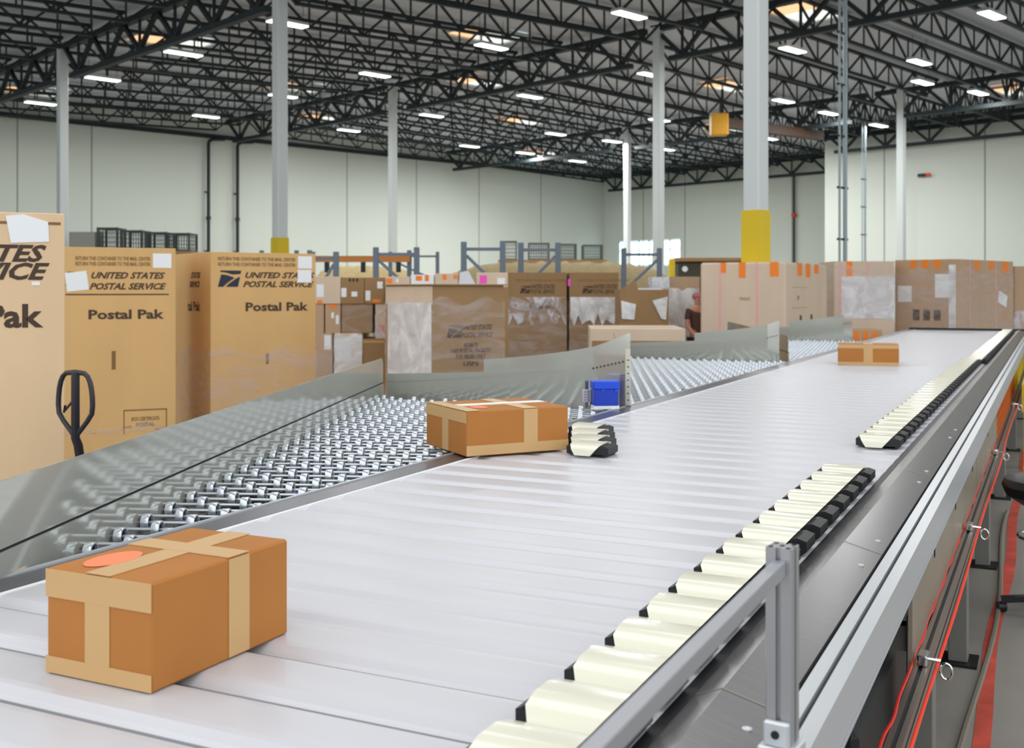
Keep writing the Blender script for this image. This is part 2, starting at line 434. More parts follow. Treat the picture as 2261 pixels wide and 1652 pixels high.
# pipes, conduits, sign, crane rail on the walls
def q_on_left(px):
    t = (px-CX)/F; Y = -PL/(EX-EY*t); return EX*t*Y+EY*Y
for px, lb in ((455, 'black drain pipe on the left wall, farther left of the pair'), (519, 'black drain pipe on the left wall, right-hand one of the pair beside the white column')):
    q = q_on_left(px); c = bp(q, PL+0.25, 0)
    r = thing('drain_pipe', lb, 'pipe', c, ROT_E, 'black drain pipes on the left wall')
    bm = BM(); add_tube(bm, [(0, 0, 0.02), (0, 0, 9.05), (0.05, 0, 9.2), (0.25, 0, 9.3), (0.9, 0, 9.36)], 0.085, 10); obj('pipe', bm, M_pipe, r, smooth=True)
    for z in (5.2, 2.0):
        bm = BM(); add_lathe(bm, [(0.0, z), (.12, z), (.12, z+.18), (0, z+.18)], 10); obj('coupling', bm, M_pipe, r)
    bm = BM()
    for z in (6.6, 3.6): add_box(bm, -.1, .1, 0.05, .25, z, z+.05)
    obj('wall_bracket', bm, M_pipe, r)
def conduit(px, Y, ztop, lb, mm, two=0.26):
    r = thing('vertical_conduit', lb, 'conduit', (at(px, Y), Y, 0), ROT_E)
    bm = BM(); add_tube(bm, [(0, 0, 0), (0, 0, ztop)], 0.055, 8); obj('thick_pipe', bm, mm, r, smooth=True)
    bm = BM(); add_tube(bm, [(-two, 0, 0), (-two, 0, ztop)], 0.03, 8); obj('thin_pipe', bm, mm, r, smooth=True)
    bm = BM()
    for k in range(6): add_box(bm, -two-.1, .12, -.02, .02, 1.6+k*1.25, 1.65+k*1.25)
    obj('strut', bm, M_pipe, r)
M_cond = mat('grey_conduit', (168, 182, 188), 0.4, 0.3)
conduit(1866, 27, 10.0, 'pair of grey conduits dropping from the roof to the right of the yellow-sleeved column', M_cond)
conduit(1910, 50, 10.0, 'faint farther pair of conduits before the right wall, right of the nearer pair', M_cond)
c = bp(QR-0.06, 0, 0)
t = (2040-CX)/F; Ys = (QR-.05)/(EX*t+EY)
r = thing('wall_sign', 'small dark sign with a red end high on the plain right wall', 'sign', (at(2036, Ys), Ys, zof(387, Ys)), ROT_E-PI/2)
bm = BM(); add_box(bm, -.22, .2, -.03, .0, -.08, .08); obj('dark_panel', bm, M_black, r)
bm = BM(); add_box(bm, .2, .42, -.03, 0, -.08, .08); obj('red_panel', bm, M_red, r)
p0, Yb = p_on_back(1757)
r = thing('standpipe', 'thin dark riser pipe with a red valve at the inner corner of the back wall', 'pipe', bp(QB-.2, p0, 0), ROT_E)
bm = BM(); add_tube(bm, [(0, 0, 0), (0, 0, 8.6)], 0.07, 8); obj('pipe', bm, M_pipe, r, smooth=True)
bm = BM(); add_lathe(bm, [(0, 6.0), (.16, 6.02), (.16, 6.22), (0, 6.25)], 10); obj('valve', bm, M_red, r)
# bridge crane
va, _ = roof_point(1590, 262, 1.45); vb, _ = roof_point(1812, 300, 1.45); vb.z = va.z = min(va.z, vb.z)
r = thing('crane_beam', 'yellow-brown bridge crane beam hung below the far roof, right of centre', 'crane', va, 0)
bm = BM(); add_bar(bm, (0, 0, 0), vb-va, 0.35, 0.4); obj('bridge_beam', bm, mat('crane_brown', (62, 40, 18), 0.6), r)
bm = BM(); add_box(bm, -.4, .3, -.3, .3, -.55, .35, 0.03); obj('end_truck', bm, M_crane, r)
bm = BM(); 
for f in (0.02, 0.98):
    d = (vb-va)*f; add_box(bm, d.x-.05, d.x+.05, d.y-.05, d.y+.05, .2, 1.4)
obj('hanger', bm, M_steel, r)

# ---------------------------------------------------------------- sorter conveyor (local x = across u, y = along s)
TH = math.atan2(0.4382, 0.8989)
def cw(u, s, z=0.0): return Vector((0.8989*u+0.4382*s, -0.4382*u+0.8989*s, z))
ZB = 1.0
UL, UR = -2.02, -0.535
S0, S1, PITCH = 0.35, 19.1, 0.1825
PH = 4.08                                        # station of the first diverted shoe
conv = thing('sorting_conveyor', 'long pale slat sorting conveyor running diagonally away to the right', 'conveyor', (0, 0, 0), -TH)
k0 = math.ceil((S0-PH)/PITCH); k1 = math.floor((S1-PH)/PITCH)
slat_s = [PH+k*PITCH for k in range(k0, k1+1)]
def slat_bm(bm, s):
    h = PITCH/2-0.0065
    add_prism(bm, [(s-h, ZB-.022), (s-h, ZB-.016), (s-h+.008, ZB-.010), (s-h+.026, ZB-.0012), (s-h+.04, ZB), (s+h-.04, ZB), (s+h-.026, ZB-.0012), (s+h-.008, ZB-.010), (s+h, ZB-.016), (s+h, ZB-.022)], 'x', UL+.005, UR-.005)
bm = BM(); slat_bm(bm, 0); sl0 = obj('slat', bm, M_slat, conv)
for i, s in enumerate(slat_s[:100]):
    o = sl0 if i == 0 else sl0.copy()
    if i: COL.objects.link(o)
    o.location = (0, s, 0)
if len(slat_s) > 100:
    bm = BM()
    for s in slat_s[100:]: slat_bm(bm, s)
    obj('slat_run', bm, M_slat, conv)['kind'] = 'stuff'
bm = BM(); add_box(bm, UL, UR, S0-.1, S1+.1, ZB-.3, ZB-.035); obj('carrier_bed', bm, M_dark, conv)
# left edge strip with an upstanding lip
bm = BM()
add_prism(bm, [(UL-.005, ZB-.12), (UL-.005, ZB+.001), (UL-.095, ZB+.003), (UL-.10, ZB-.0), (UL-.10, ZB-.12)], 'y', S0-.1, S1+.1)
obj('left_edge_strip', bm, M_curb, conv)
bm = BM(); add_box(bm, UL-.113, UL-.1015, S0-.1, S1+.1, ZB-.2, ZB+.007); obj('strip_lip', bm, M_alu, conv)
bm = BM(); add_box(bm, UL-.004, UL+.006, S0-.1, S1+.1, ZB-.03, ZB+.002); obj('strip_nosing', bm, M_paper, conv)
# right edge
bm = BM(); add_box(bm, UR-.004, UR+.0195, S0-.1, S1+.1, ZB-.04, ZB-.001); obj('edge_seal', bm, M_black, conv)
bm = BM()
add_prism(bm, [(UR+.020, ZB-.03), (UR+.022, ZB+.004), (UR+.066, ZB+.020), (UR+.156, ZB-.004), (UR+.156, ZB-.014), (UR+.066, ZB+.010), (UR+.03, ZB-.03)], 'y', S0-.1, S1)
obj('skirt_cover', bm, M_brushed, conv)
for s in (1.72, 2.86, 4.1, 5.35, 7.0, 9.0, 11, 13.5, 16):
    bm = BM(); add_prism(bm, [(UR+.0225, ZB+.0045), (UR+.066, ZB+.0205), (UR+.156, ZB-.0035), (UR+.156, ZB-.0028), (UR+.066, ZB+.0210), (UR+.0225, ZB+.0050)], 'y', s, s+.003)
    obj('cover_joint', bm, M_panel, conv)
for s in (1.2, 1.62, 1.82, 2.7, 2.98, 3.95, 4.2, 5.2, 5.5):
    bm = BM(); add_lathe(bm, [(.008, ZB+.002), (.008, ZB+.0045), (.004, ZB+.006), (0, ZB+.0045)], 10, c=(UR+.13, s, 0))
    obj('screw', bm, M_alu, conv)
bm = BM(); add_box(bm, UR+.157, UR+.166, S0-.1, S1, ZB-.03, ZB-.012); obj('cover_groove', bm, M_dark, conv)
E0, E1 = UR+.166, UR+.226
bm = BM()
add_prism(bm, [(E0, ZB-.09), (E0, ZB), (E0+.024, ZB), (E0+.024, ZB-.012), (E0+.033, ZB-.012), (E0+.033, ZB), (E1, ZB), (E1, ZB-.09)], 'y', S0-.1, S1)
obj('top_rail', bm, M_alu, conv)
bm = BM(); add_box(bm, E0+.0242, E0+.0328, S0-.1, S1, ZB-.0118, ZB-.009); obj('rail_slot', bm, M_alu_d, conv)
def side(s0, s1, z0=.695, z1=.9095, name='side_panel', m=M_panel):
    b = BM(); add_box(b, E1-.022, E1-.012, s0, s1, z0, z1); return obj(name, b, m, conv)
side(S0, 1.96); side(2.98, 5.6); side(5.62, 7.7); side(15.02, S1)
bm = BM(); add_box(bm, E1-.012, E1+.002, S0, S1, ZB-.1, ZB-.092); obj('drip_edge', bm, M_alu, conv)
bm = BM()
for s in (3.55, 4.35, 5.3, 6.6): add_box(bm, E1-.0119, E1-.0105, s, s+.03, .845, .90)
obj('panel_slots', bm, M_dark, conv)
bm = BM(); add_box(bm, E1-.2, E1-.17, S0, 3.4, .70, .80); obj('chain_guard', bm, M_bluegrey, conv)
bm = BM()
for s in (2.05, 2.3, 2.55, 2.8): add_box(bm, E1-.05, E1-.03, s, s+.03, .86, .885)
obj('chain_clips', bm, M_alu, conv)
bm = BM(); add_box(bm, E1-.4, E1-.24, S0, S1, .5, ZB-.31); obj('inner_channel', bm, M_dark, conv)
# lower accessory rail: slotted extrusion
R0 = E1-.008; 
bm = BM()
add_prism(bm, [(R0, 0.6150), (R0, 0.6970), (R0+.012, 0.6970), (R0+.012, 0.6890), (R0+.022, 0.6890), (R0+.022, 0.6970), (R0+.034, 0.6970), (R0+.034, 0.6770), (R0+.026, 0.6770), (R0+.026, 0.6650), (R0+.034, 0.6650), (R0+.034, 0.6470), (R0+.026, 0.6470), (R0+.026, 0.6350), (R0+.034, 0.6350), (R0+.034, 0.6150)], 'y', S0, S1)
obj('lower_rail', bm, mat('rail_aluminium', (168, 158, 150), 0.35, 0.85), conv)
bm = BM()
add_box(bm, R0+.0265, R0+.028, S0, S1, 0.6655, 0.6765); add_box(bm, R0+.0265, R0+.028, S0, S1, 0.6355, 0.6465); add_box(bm, R0+.0125, R0+.0215, S0, S1, 0.6895, 0.6910)
obj('rail_slots', bm, M_alu_d, conv)
for i, s in enumerate((2.4, 3.75, 5.3, 7.2, 9.6, 12.5, 15.6, 18.6)):
    for u in (R0-.05, UL-.05):
        b = BM(); add_box(b, u-.05, u+.03, s-.05, s+.05, 0.012, .6145 if u > -1 else ZB-.31, .004); lg = obj('leg', b, M_legs, conv)
        b = BM(); add_box(b, u-.09, u+.07, s-.09, s+.09, 0, .012); add_lathe(b, [(0, .012), (.035, .014), (.035, .05), (0, .06)], 10, c=(u-.01, s+.075, 0)); obj('foot', b, M_black, lg)
    b = BM(); add_box(b, UL-.02, R0-.1, s-.03, s+.03, .5, .58); obj('cross_member', b, M_legs, conv)
b = BM(); add_box(b, UL-.1, UR+.22, S1+.1, S1+.2, ZB-.25, ZB+.03, .01); obj('end_plate', b, M_black, conv)
# black boxes added to stand for the dark void under the frame
bm = BM(); add_box(bm, -1.2, R0-.14, 3.0, 5.0, .1, .49, .02); obj('underframe_shade_box', bm, M_black, conv)
bm = BM(); add_box(bm, -1.2, R0-.14, 7.6, 9.2, .1, .49, .02); obj('underframe_shade_box', bm, M_black, conv)

# divert shoes
shoe = thing('divert_shoe', '', 'conveyor shoe')
bm = BM()                                         # black carrier with a blunt toe and a heavy heel
add_box(bm, -.06, .07, -.066, .066, 0, .012, .003)
add_prism(bm, [(-.088, .008), (-.088, .036), (-.078, .040), (-.05, .012), (-.05, .0)], 'y', -.062, .04)
add_prism(bm, [(.01, .0), (.02, .012), (.05, .040), (.066, .043), (.088, .036), (.088, .012), (.074, .0)], 'y', -.066, .042)
obj('body', bm, M_black, shoe)
bm = BM()                                         # ivory barrel cap, its ends undercut
rows = [(-.084, .004), (-.080, .026), (-.060, .044), (-.02, .050), (.03, .050), (.062, .044), (.078, .028), (.082, .004)]
L_, R_ = [], []
for y, z in rows:
    f = z/.05; L_.append(bm.verts.new((lerp(-.044, -.077, f), y, z))); R_.append(bm.verts.new((lerp(.014, .058, f), y, z)))
for i in range(len(rows)-1): bm.faces.new((L_[i], L_[i+1], R_[i+1], R_[i]))
bm.faces.new((L_[0], R_[0], R_[-1], L_[-1])); bm.faces.new(L_[::-1]); bm.faces.new(R_)
obj('ivory_cap', bm, M_ivory, shoe, smooth=True)
first = True
near = [s for s in slat_s if s < PH-.01][::-1]
second = [s for s in slat_s if PH+3.5*PITCH < s < 10.5]
far = [s for s in slat_s if 10.5 <= s < 18.6]
def place_shoe(u, s, label, group):
    global first
    o = shoe if first else copy_tree(shoe); first = False
    o.location = cw(u, s, ZB+.0005); o.rotation_euler = (0, 0, -TH)
    tag(o, label, 'conveyor shoe', group)
for i, s in enumerate(near): place_shoe(-.612-.02*min(1, s/4), s, 'ivory and black sliding shoe in the nearest row, %s this side of the bare gap' % nth(i+1), 'shoes of the nearest row along the right edge')
for i in range(4):
    place_shoe(-1.632-.075*i, PH+i*PITCH, ('nearest', 'second', 'third', 'farthest')[i]+' of four shoes pushing the middle parcel off the belt', 'four shoes beside the middle parcel')
for i, s in enumerate(second): place_shoe(-.645, s, 'ivory and black sliding shoe beyond the bare gap, %s from the gap' % nth(i+1), 'shoes of the long row beyond the gap')
for i, s in enumerate(far): place_shoe(-.607, s, 'small far shoe past the step in the row, %s from the step' % nth(i+1), 'shoes at the far end of the belt')

# near guard post and handrail on the top rail
ps = 1.56; pu = -.340
r = thing('guard_rail', 'aluminium profile post carrying a flat bar along the near right conveyor edge', 'guard rail', cw(pu, ps, ZB), -TH-.1)
bm = BM()
def slot_profile(bm, w, z0, z1):
    a = w/2; g = w*.1; d = w*.16
    poly = []
    for k in range(4):
        c, s_ = [(1, 0), (0, 1), (-1, 0), (0, -1)][k]
        for x, y in ((a, -a+.002), (a, -g), (a-d, -g), (a-d, g), (a, g), (a, a-.002)): poly.append((x*c-y*s_, x*s_+y*c))
    add_prism(bm, poly, 'z', z0, z1)
slot_profile(bm, .037, .02, .292)
obj('post', bm, mat('matt_aluminium', (165, 165, 168), 0.4, 0.5), r)
bm = BM()
for x, y in ((0, 0), (.0125, .0125), (-.0125, .0125), (.0125, -.0125), (-.0125, -.0125)): add_lathe(bm, [(0, .2922), (.0038, .2922), (.0038, .2926), (0, .2926)], 8, c=(x, y, 0))
obj('end_holes', bm, M_dark, r)
bm = BM(); add_box(bm, -.026, .026, -.034, .026, 0.0005, .02, .003); add_box(bm, -.018, .018, -.031, -.019, .02, .055, .003); obj('base_bracket', bm, M_alu, r)
bm = BM(); add_lathe(bm, [(0, -.033), (.006, -.033), (.006, -.031), (0, -.031)], 8, 'y', c=(0, 0, .038)); obj('bracket_bolt', bm, M_black, r)
bm = BM(); add_box(bm, -.009, .009, -1.15, -.019, .255, .276, .001, Matrix.Rotation(.1, 4, 'Z')); obj('flat_bar', bm, mat('bar_aluminium', (196, 198, 204), 0.42, 0.88), r)

# pull cord with eye bolts, and the loose red cable behind the rail
cord_u = R0+.050
bm = BM(); pts = [cw(cord_u+.004*math.sin(s*2.1), s, .682-.004*math.sin(s*1.3)) for s in [S0+i*.4 for i in range(47)]]
add_tube(bm, pts, .0045, 8)
tag(obj('pull_cord', bm, M_rope, smooth=True), 'bright orange emergency pull cord along the right side of the conveyor', 'cord')
bm = BM(); pts = []
for i in range(120):
    s = 2.2+i*.045; pts.append(cw(R0-.004+.002*math.sin(i*.9), s, .7015+.003*math.sin(i*.5)+.002*math.sin(i*1.3)))
add_tube(bm, pts, .0038, 6)
tag(obj('red_cable', bm, M_red, smooth=True), 'loose red cable lying along the inside of the lower rail', 'cable')
eb = None
for i, s in enumerate((3.0, 4.75, 7.0, 10.0)):
    if eb is None:
        eb = thing('eye_bolt', '', 'eye bolt')
        bm = BM(); add_box(bm, -.012, .012, -.03, .03, 0, .028, .004); obj('clamp', bm, M_chrome, eb)
        bm = BM(); add_tube(bm, [(.012, 0, .014), (.042, 0, .012)], .005, 6); obj('shank', bm, M_chrome, eb, smooth=True)
        bm = BM(); add_tube(bm, [(.055+.014*math.cos(a), 0, -.012+.02*math.sin(a)) for a in [k*PI/8 for k in range(16)]], .0035, 6, closed=True); obj('ring', bm, M_chrome, eb, smooth=True)
        o = eb
    else: o = copy_tree(eb)
    o.location = cw(R0+.02, s, .6975); o.rotation_euler = (0, 0, -TH)
    tag(o, 'chrome eye bolt on the lower rail guiding the orange cord, %s along' % nth(i+1), 'eye bolt', 'eye bolts holding the orange cord')

# ---------------------------------------------------------------- skate-wheel chutes
TC = math.atan2(0.0735, 0.9973)
STEP = Vector((1.916, 4.03, 0))
O0 = Vector((-1.158, 2.22, 0))
def wheel_bm():                          # rim with a recessed dark hub on both sides
    bm = BM()
    add_lathe(bm, [(.0060, -.007), (.0105, -.007), (.0110, -.003), (.0200, -.003), (.0208, -.0115), (.0250, -.0115), (.0260, -.0095), (.0260, .0095), (.0250, .0115), (.0208, .0115), (.0200, .003), (.0110, .003), (.0105, .007), (.0060, .007)], 20, 'x')
    return bm
wheel_me = None
def chute(k, label, cut):
    global wheel_me
    O = O0+STEP*k-Vector((.095 if k else 0, 0, 0))
    r = thing('wheel_chute', label, 'chute', (O.x, O.y, 0), -TC)
    ax = Vector((math.cos(TC), -math.sin(TC), 0)); ay = Vector((math.sin(TC), math.cos(TC), 0))
    def loc(W): d = Vector((W[0], W[1], 0))-O; return d.dot(ax), d.dot(ay)
    Lp = 4.78
    # left guard: lower strip, upper sheet with a rounded far corner
    b = BM(); add_box(b, -.006, 0, .37 if k == 0 else .07, Lp, .88, 1.063); obj('lower_strip', b, M_guard, r)
    top = 1.2215
    poly = [(.07 if k else .05, 1.069), (Lp, 1.069), (Lp, top-.05)]+[(Lp-.05+.05*math.cos(a), top-.05+.05*math.sin(a)) for a in (PI/8, PI/4, 3*PI/8)]+[(Lp-.05, top), (.07 if k else .05, top)]
    b = BM(); add_prism(b, poly, 'x', -.0085, -.0045); obj('guard_plate', b, M_guard, r)
    if k == 0:
        b = BM(); add_box(b, -.006, 0, .05, .3698, 1.0085, 1.063); obj('lower_strip', b, M_guard, r)
    b = BM(); add_box(b, -.0105, -.0045, -.0 + .05 if k == 0 else .07, Lp, 1.0632, 1.0688); obj('plate_joint', b, M_dark, r)
    # cross wall
    a0 = loc(Vector((-.79, 6.99, 0))+STEP*k); a1 = loc(Vector((.461, 6.29, 0))+STEP*k); a2 = loc(Vector((.665, 6.235, 0))+STEP*k)
    path = [(lerp(a0[0], a1[0], t), lerp(a0[1], a1[1], t)-.05*math.sin(PI*t)) for t in [i/8 for i in range(9)]]+[(lerp(a1[0], a2[0], .5), lerp(a1[1], a2[1], .5)), a2]
    ts = [i/(len(path)-1) for i in range(len(path))]
    def strip(zlo, zhi, off, i0, i1, name):
        b = BM(); R = []
        for i in range(i0, i1+1):
            x, y = path[i]; z0, z1 = zlo(ts[i]), zhi(ts[i])
            R.append([b.verts.new((x, y+off+dy, z)) for dy, z in ((0, z0), (0, z1), (.005, z1), (.005, z0))])
        for P_, Q_ in zip(R, R[1:]):
            for j in range(4): b.faces.new((P_[j], P_[(j+1) % 4], Q_[(j+1) % 4], Q_[j]))
        b.faces.new(R[0]); b.faces.new(R[-1][::-1])
        return obj(name, b, M_guard, r)
    n = len(path)-1
    end = n-cut
    strip(lambda t: .88, lambda t: 1.122+.10*t+(.03 if t > .85 else 0), 0, 0, end, 'cross_plate')
    strip(lambda t: 1.09+.1*t, lambda t: 1.17+.165*t+.075*max(0, (t-.5)*2)**2.2, .0065, 4, end, 'flared_plate')
    bb = BM()
    for i in range(8, end):
        for j in range(5):
            t = i+j/5; x = lerp(path[i][0], path[i+1][0], j/5); y = lerp(path[i][1], path[i+1][1], j/5)
            add_lathe(bb, [(0, -.003), (.006, -.002), (.006, 0)], 6, 'y', c=(x, y, 1.205+.05*(i+j/5-8)/2))
    if end > 8: obj('bolt_row', bb, M_alu_d, r)
    else: bb.free()
    # bed: pan, axles, wheels
    cornerA = loc(cw(UL-.17, 2.3 if k == 0 else 0)); 
    nose_s = (O+Vector((0, 0, 0))).dot(Vector((.4382, .8989, 0)))
    cU = UL-.118
    pA = loc(cw(cU, nose_s+.12)); pB = loc(cw(cU, a2 and (Vector((.665, 6.235, 0))+STEP*k).dot(Vector((.4382, .8989, 0)))-.1))
    if k == 0: pan = [(.0, .37), pB, (a1[0], a1[1]-.02), (.0, Lp-.02)]
    else: pan = [(.0, .05), pA, pB, (a1[0], a1[1]-.02), (.0, Lp-.02)]
    b = BM(); add_prism(b, pan, 'z', .875, .885); obj('bed_pan', b, M_pan, r)
    b = BM()
    for i in range(4):
        yy = .9+i*1.0; add_box(b, .02, .3+.35*i, yy, yy+.08, .8855, .89)
    obj('drive_belts', b, M_bluebelt, r)
    zc = ZB-.0275
    wheels = []
    j = 0; y = -.45 if k == 0 else .1
    while y < Lp-.06:
        off = .022 if j % 2 == 0 else .09
        x = off; lastx = None
        while x < 2.0:
            W = O+ax*x+ay*y
            u = W.x*.8989-W.y*.4382
            # in front of the cross wall?
            yy = None
            for (xa, ya), (xb, yb) in zip(path, path[1:]):
                if xa <= x <= xb: yy = lerp(ya, yb, (x-xa)/(xb-xa+1e-9))
            if u > cU-.03 or (yy is not None and y > yy-.035): break
            if yy is None and x > a0[0]+.05 and y > a1[1]: break
            wheels.append((x, y)); lastx = x; x += .136
        if lastx is not None:
            axb = BM(); add_tube(axb, [(.001, y, zc), (lastx+.028, y, zc)], .0052, 6); obj('axle', axb, M_alu, r, smooth=True)
        y += .0915; j += 1
    wheels.sort(key=lambda w: (O+ax*w[0]+ay*w[1]).length)
    if wheel_me is None:
        o = obj('skate_wheel', wheel_bm(), M_wheel, r, smooth=True); wheel_me = o.data; made = o
        wheel_me.materials.append(M_hub)
        for f in wheel_me.polygons:
            if max(math.hypot(wheel_me.vertices[v].co.y, wheel_me.vertices[v].co.z) for v in f.vertices) < .0205: f.material_index = 1
    else: made = None
    for i, (x, y) in enumerate(wheels[:100]):
        if made is not None: o = made; made = None
        else:
            o = bpy.data.objects.new('skate_wheel', wheel_me); COL.objects.link(o); o.parent = r
        o.location = (x, y, zc)
    if len(wheels) > 100:
        b = BM(); tmp = BM(); tmp.from_mesh(wheel_me)
        for x, y in wheels[100:]:
            vm = {}
            for v in tmp.verts: vm[v] = b.verts.new(v.co+Vector((x, y, zc)))
            for f in tmp.faces: b.faces.new([vm[v] for v in f.verts]).material_index = f.material_index
        tmp.free(); o = obj('skate_wheels', b, M_wheel, r, smooth=True); o['kind'] = 'stuff'; o.data.materials.append(M_hub)
    b = BM()
    xs = .0
    for i in range(5):
        add_box(b, .18+.272*i, .184+.272*i, max(.1, (.18+.272*i)*2.2), Lp-.1-(.6*i*.272), .89, .968)
    obj('bearing_bars', b, M_pan, r)
    for (x, y) in ((.05, 1.2), (.05, 3.9), (.75, 3.7)):
        b = BM(); add_box(b, x, x+.06, y, y+.06, 0, .874); obj('leg', b, M_legs, r)
    return r, loc, a1, a2
chute(0, 'nearest skate-wheel chute with a mirror-like grey side guard, left of the belt', 0)
chute(1, 'second skate-wheel chute, between the blue box and the grey angled nose plate', 1)
chute(2, 'farthest skate-wheel chute with a rounded grey end wall, behind the small parcel', 1)
# nose bracket and blue box at the first divider
N1 = ground(1390, 897, 1.0); 
r = thing('nose_bracket', 'cream slotted upright strip ending the first chute divider, right of the blue box', 'bracket', (N1.x-.012, N1.y-.03, .88), -.25)
bm = BM(); add_box(bm, -.014, .014, -.004, .0, .0, .44, .001); obj('upright', bm, mat('cream_metal', (214, 210, 190), 0.4, 0.4), r)
bm = BM()
for i in range(9): add_box(bm, -.004, .006, -.0046, -.0041, .08+i*.037, .086+i*.037)
obj('slots', bm, M_dark, r)
bm = BM(); add_box(bm, -.045, -.02, -.01, .02, 0, .3); add_box(bm, -.014, .02, -.03, -.005, .0, .13, .002); obj('foot_channel', bm, M_curb, r)
Bx = ground(1347, 905, 1.0)
r = thing('blue_box', 'small bright blue plastic box with a hinged lid fixed beside the first chute divider', 'box', (Bx.x-.02, Bx.y-.01, 1.0045), .12)
bm = BM(); add_box(bm, -.066, .066, 0, .085, .016, .115, .004); obj('body', bm, M_blue, r)
bm = BM(); add_box(bm, -.073, .073, -.006, .09, .105, .152, .006); add_box(bm, .045, .066, -.008, 0, .094, .107); add_box(bm, -.03, -.01, -.008, 0, .097, .107)
obj('lid', bm, mat('blue_lid', (14, 76, 222), 0.3), r)
bm = BM(); add_box(bm, -.07, .07, -.003, .085, .0, .017); obj('white_base', bm, M_paper, r)
Sx = ground(1308, 902, 1.0)
r = thing('sensor_bracket', 'small perforated metal sensor bracket standing just left of the blue box', 'bracket', (Sx.x-.03, Sx.y+.02, 1.003), .2)
bm = BM(); add_box(bm, -.008, .008, -.006, .006, 0, .147); add_box(bm, .02, .032, -.006, .006, 0, .1); obj('stem', bm, M_curb, r)
bm = BM(); add_box(bm, -.026, .022, -.012, -.0065, .03, .1, .001); obj('perforated_plate', bm, mat('pale_metal', (220, 216, 208), 0.3, 0.4), r)
bm = BM()
for i in range(4):
    for j in range(2): add_box(bm, -.018+.02*j, -.01+.02*j, -.0126, -.0121, .04+i*.015, .044+i*.015)
obj('holes', bm, M_dark, r)

# ---------------------------------------------------------------- cartons
def carton(name, label, cat, X, Y, yaw, w_, d_, z0, z1, m, group=None, open_top=False, bev=.004):
    r = thing(name, label, cat, (X, Y, z0), yaw, group)
    h = z1-z0
    bm = BM()
    if open_top:
        t = .012
        add_box(bm, 0, w_, 0, t, 0, h); add_box(bm, 0, w_, d_-t, d_, 0, h); add_box(bm, 0, t, t, d_-t, 0, h); add_box(bm, w_-t, w_, t, d_-t, 0, h); add_box(bm, t, w_-t, t, d_-t, 0, .02)
    else: add_box(bm, 0, w_, 0, d_, 0, h, bev)
    obj('box_body', bm, m, r)
    r['_w'] = w_; r['_d'] = d_; r['_h'] = h
    return r
def patch(r, face, a0, a1, b0, b1, m, name, th=.002, rot=0.0, lift=.0005):
    """thin sheet on a face; a = across, b = up, in metres (fractions if the numbers come as strings)"""
    W, D, H = r['_w'], r['_d'], r['_h']
    bm = BM(); c = ((a0+a1)/2, (b0+b1)/2); ha, hb = (a1-a0)/2, (b1-b0)/2
    add_box(bm, -ha, ha, -th, 0, -hb, hb)
    if rot:
        for v in bm.verts: v.co = Matrix.Rotation(rot, 3, 'Y') @ v.co
    if face == 'f': M = Matrix.Translation((c[0], -lift, c[1]))
    elif face == 'l': M = Matrix.Translation((-lift, D-c[0], c[1])) @ Matrix.Rotation(-PI/2, 4, 'Z')
    elif face == 'r': M = Matrix.Translation((W+lift, c[0], c[1])) @ Matrix.Rotation(PI/2, 4, 'Z')
    else: M = Matrix.Translation((c[0], c[1], H+lift)) @ Matrix.Rotation(-PI/2, 4, 'X')
    for v in bm.verts: v.co = M @ v.co
    return obj(name, bm, m, r)
def words_on(r, face, a, b, s, size, m=M_ink, shear=0.0, bold=0.0, align='LEFT', name='lettering', width=None):
    bm = text_bm(s, size, shear, bold, align)
    if width:
        xs = [v.co.x for v in bm.verts]; k = width/(max(xs)-min(xs))
        for v in bm.verts: v.co.x *= k
    M = Matrix.Translation((a, -.0015, b)) if face == 'f' else (Matrix.Translation((-.0015, r['_d']-a, b)) @ Matrix.Rotation(-PI/2, 4, 'Z') if face == 'l' else Matrix.Translation((r['_w']+.0015, a, b)) @ Matrix.Rotation(PI/2, 4, 'Z'))
    for v in bm.verts: v.co = M @ v.co
    return obj(name, bm, m, r)
def eagle(r, face, a, b, s, m=M_navy):
    """postal eagle-head emblem of three slanted pieces, s wide"""
    P1 = [(.1, .66), (.98, .66), (.95, .52), (.60, .50), (.32, .58), (.10, .60)]
    P2 = [(.14, .50), (.36, .48), (.62, .40), (.70, .36), (.40, .16), (.22, .0), (.0, .0)]
    P3 = [(.93, .42), (.76, .34), (.46, .13), (.32, 0.0), (.84, 0.0)]
    bm = BM()
    for P in (P1, P2, P3): add_prism(bm, [(x*s, z*s) for x, z in P], 'y', -.0012, 0)
    M = Matrix.Translation((a, -.0006, b)) if face == 'f' else (Matrix.Translation((-.0006, r['_d']-a, b)) @ Matrix.Rotation(-PI/2, 4, 'Z'))
    for v in bm.verts: v.co = M @ v.co
    return obj('eagle_emblem', bm, m, r)
def wrap(r, z0, z1, m=M_film, g=.006, name='stretch_wrap'):
    W, D, H = r['_w'], r['_d'], r['_h']
    bm = BM(); n = 10
    R = []
    for j in range(9):
        z = lerp(z0, z1, j/8); ring = []
        for (xa, ya), (xb, yb) in (((-g, -g), (W+g, -g)), ((W+g, -g), (W+g, D+g)), ((W+g, D+g), (-g, D+g)), ((-g, D+g), (-g, -g))):
            for i in range(n):
                t = i/n; k = .002*(1+math.sin(i*2.1+j*1.3)+math.sin(i*.7-j*2.3))
                zz = z+(.03*H*math.sin(i*1.1+ya*3) if j in (0, 8) else 0)
                x = lerp(xa, xb, t); y = lerp(ya, yb, t)
                x += k if x > W/2 else -k; y += k if y > D/2 else -k
                ring.append(bm.verts.new((x, y, min(zz, H-.001))))
        R.append(ring)
    for A_, B_ in zip(R, R[1:]):
        N = len(A_)
        for i in range(N): bm.faces.new((A_[i], A_[(i+1) % N], B_[(i+1) % N], B_[i]))
    return obj(name, bm, m, r, smooth=True)

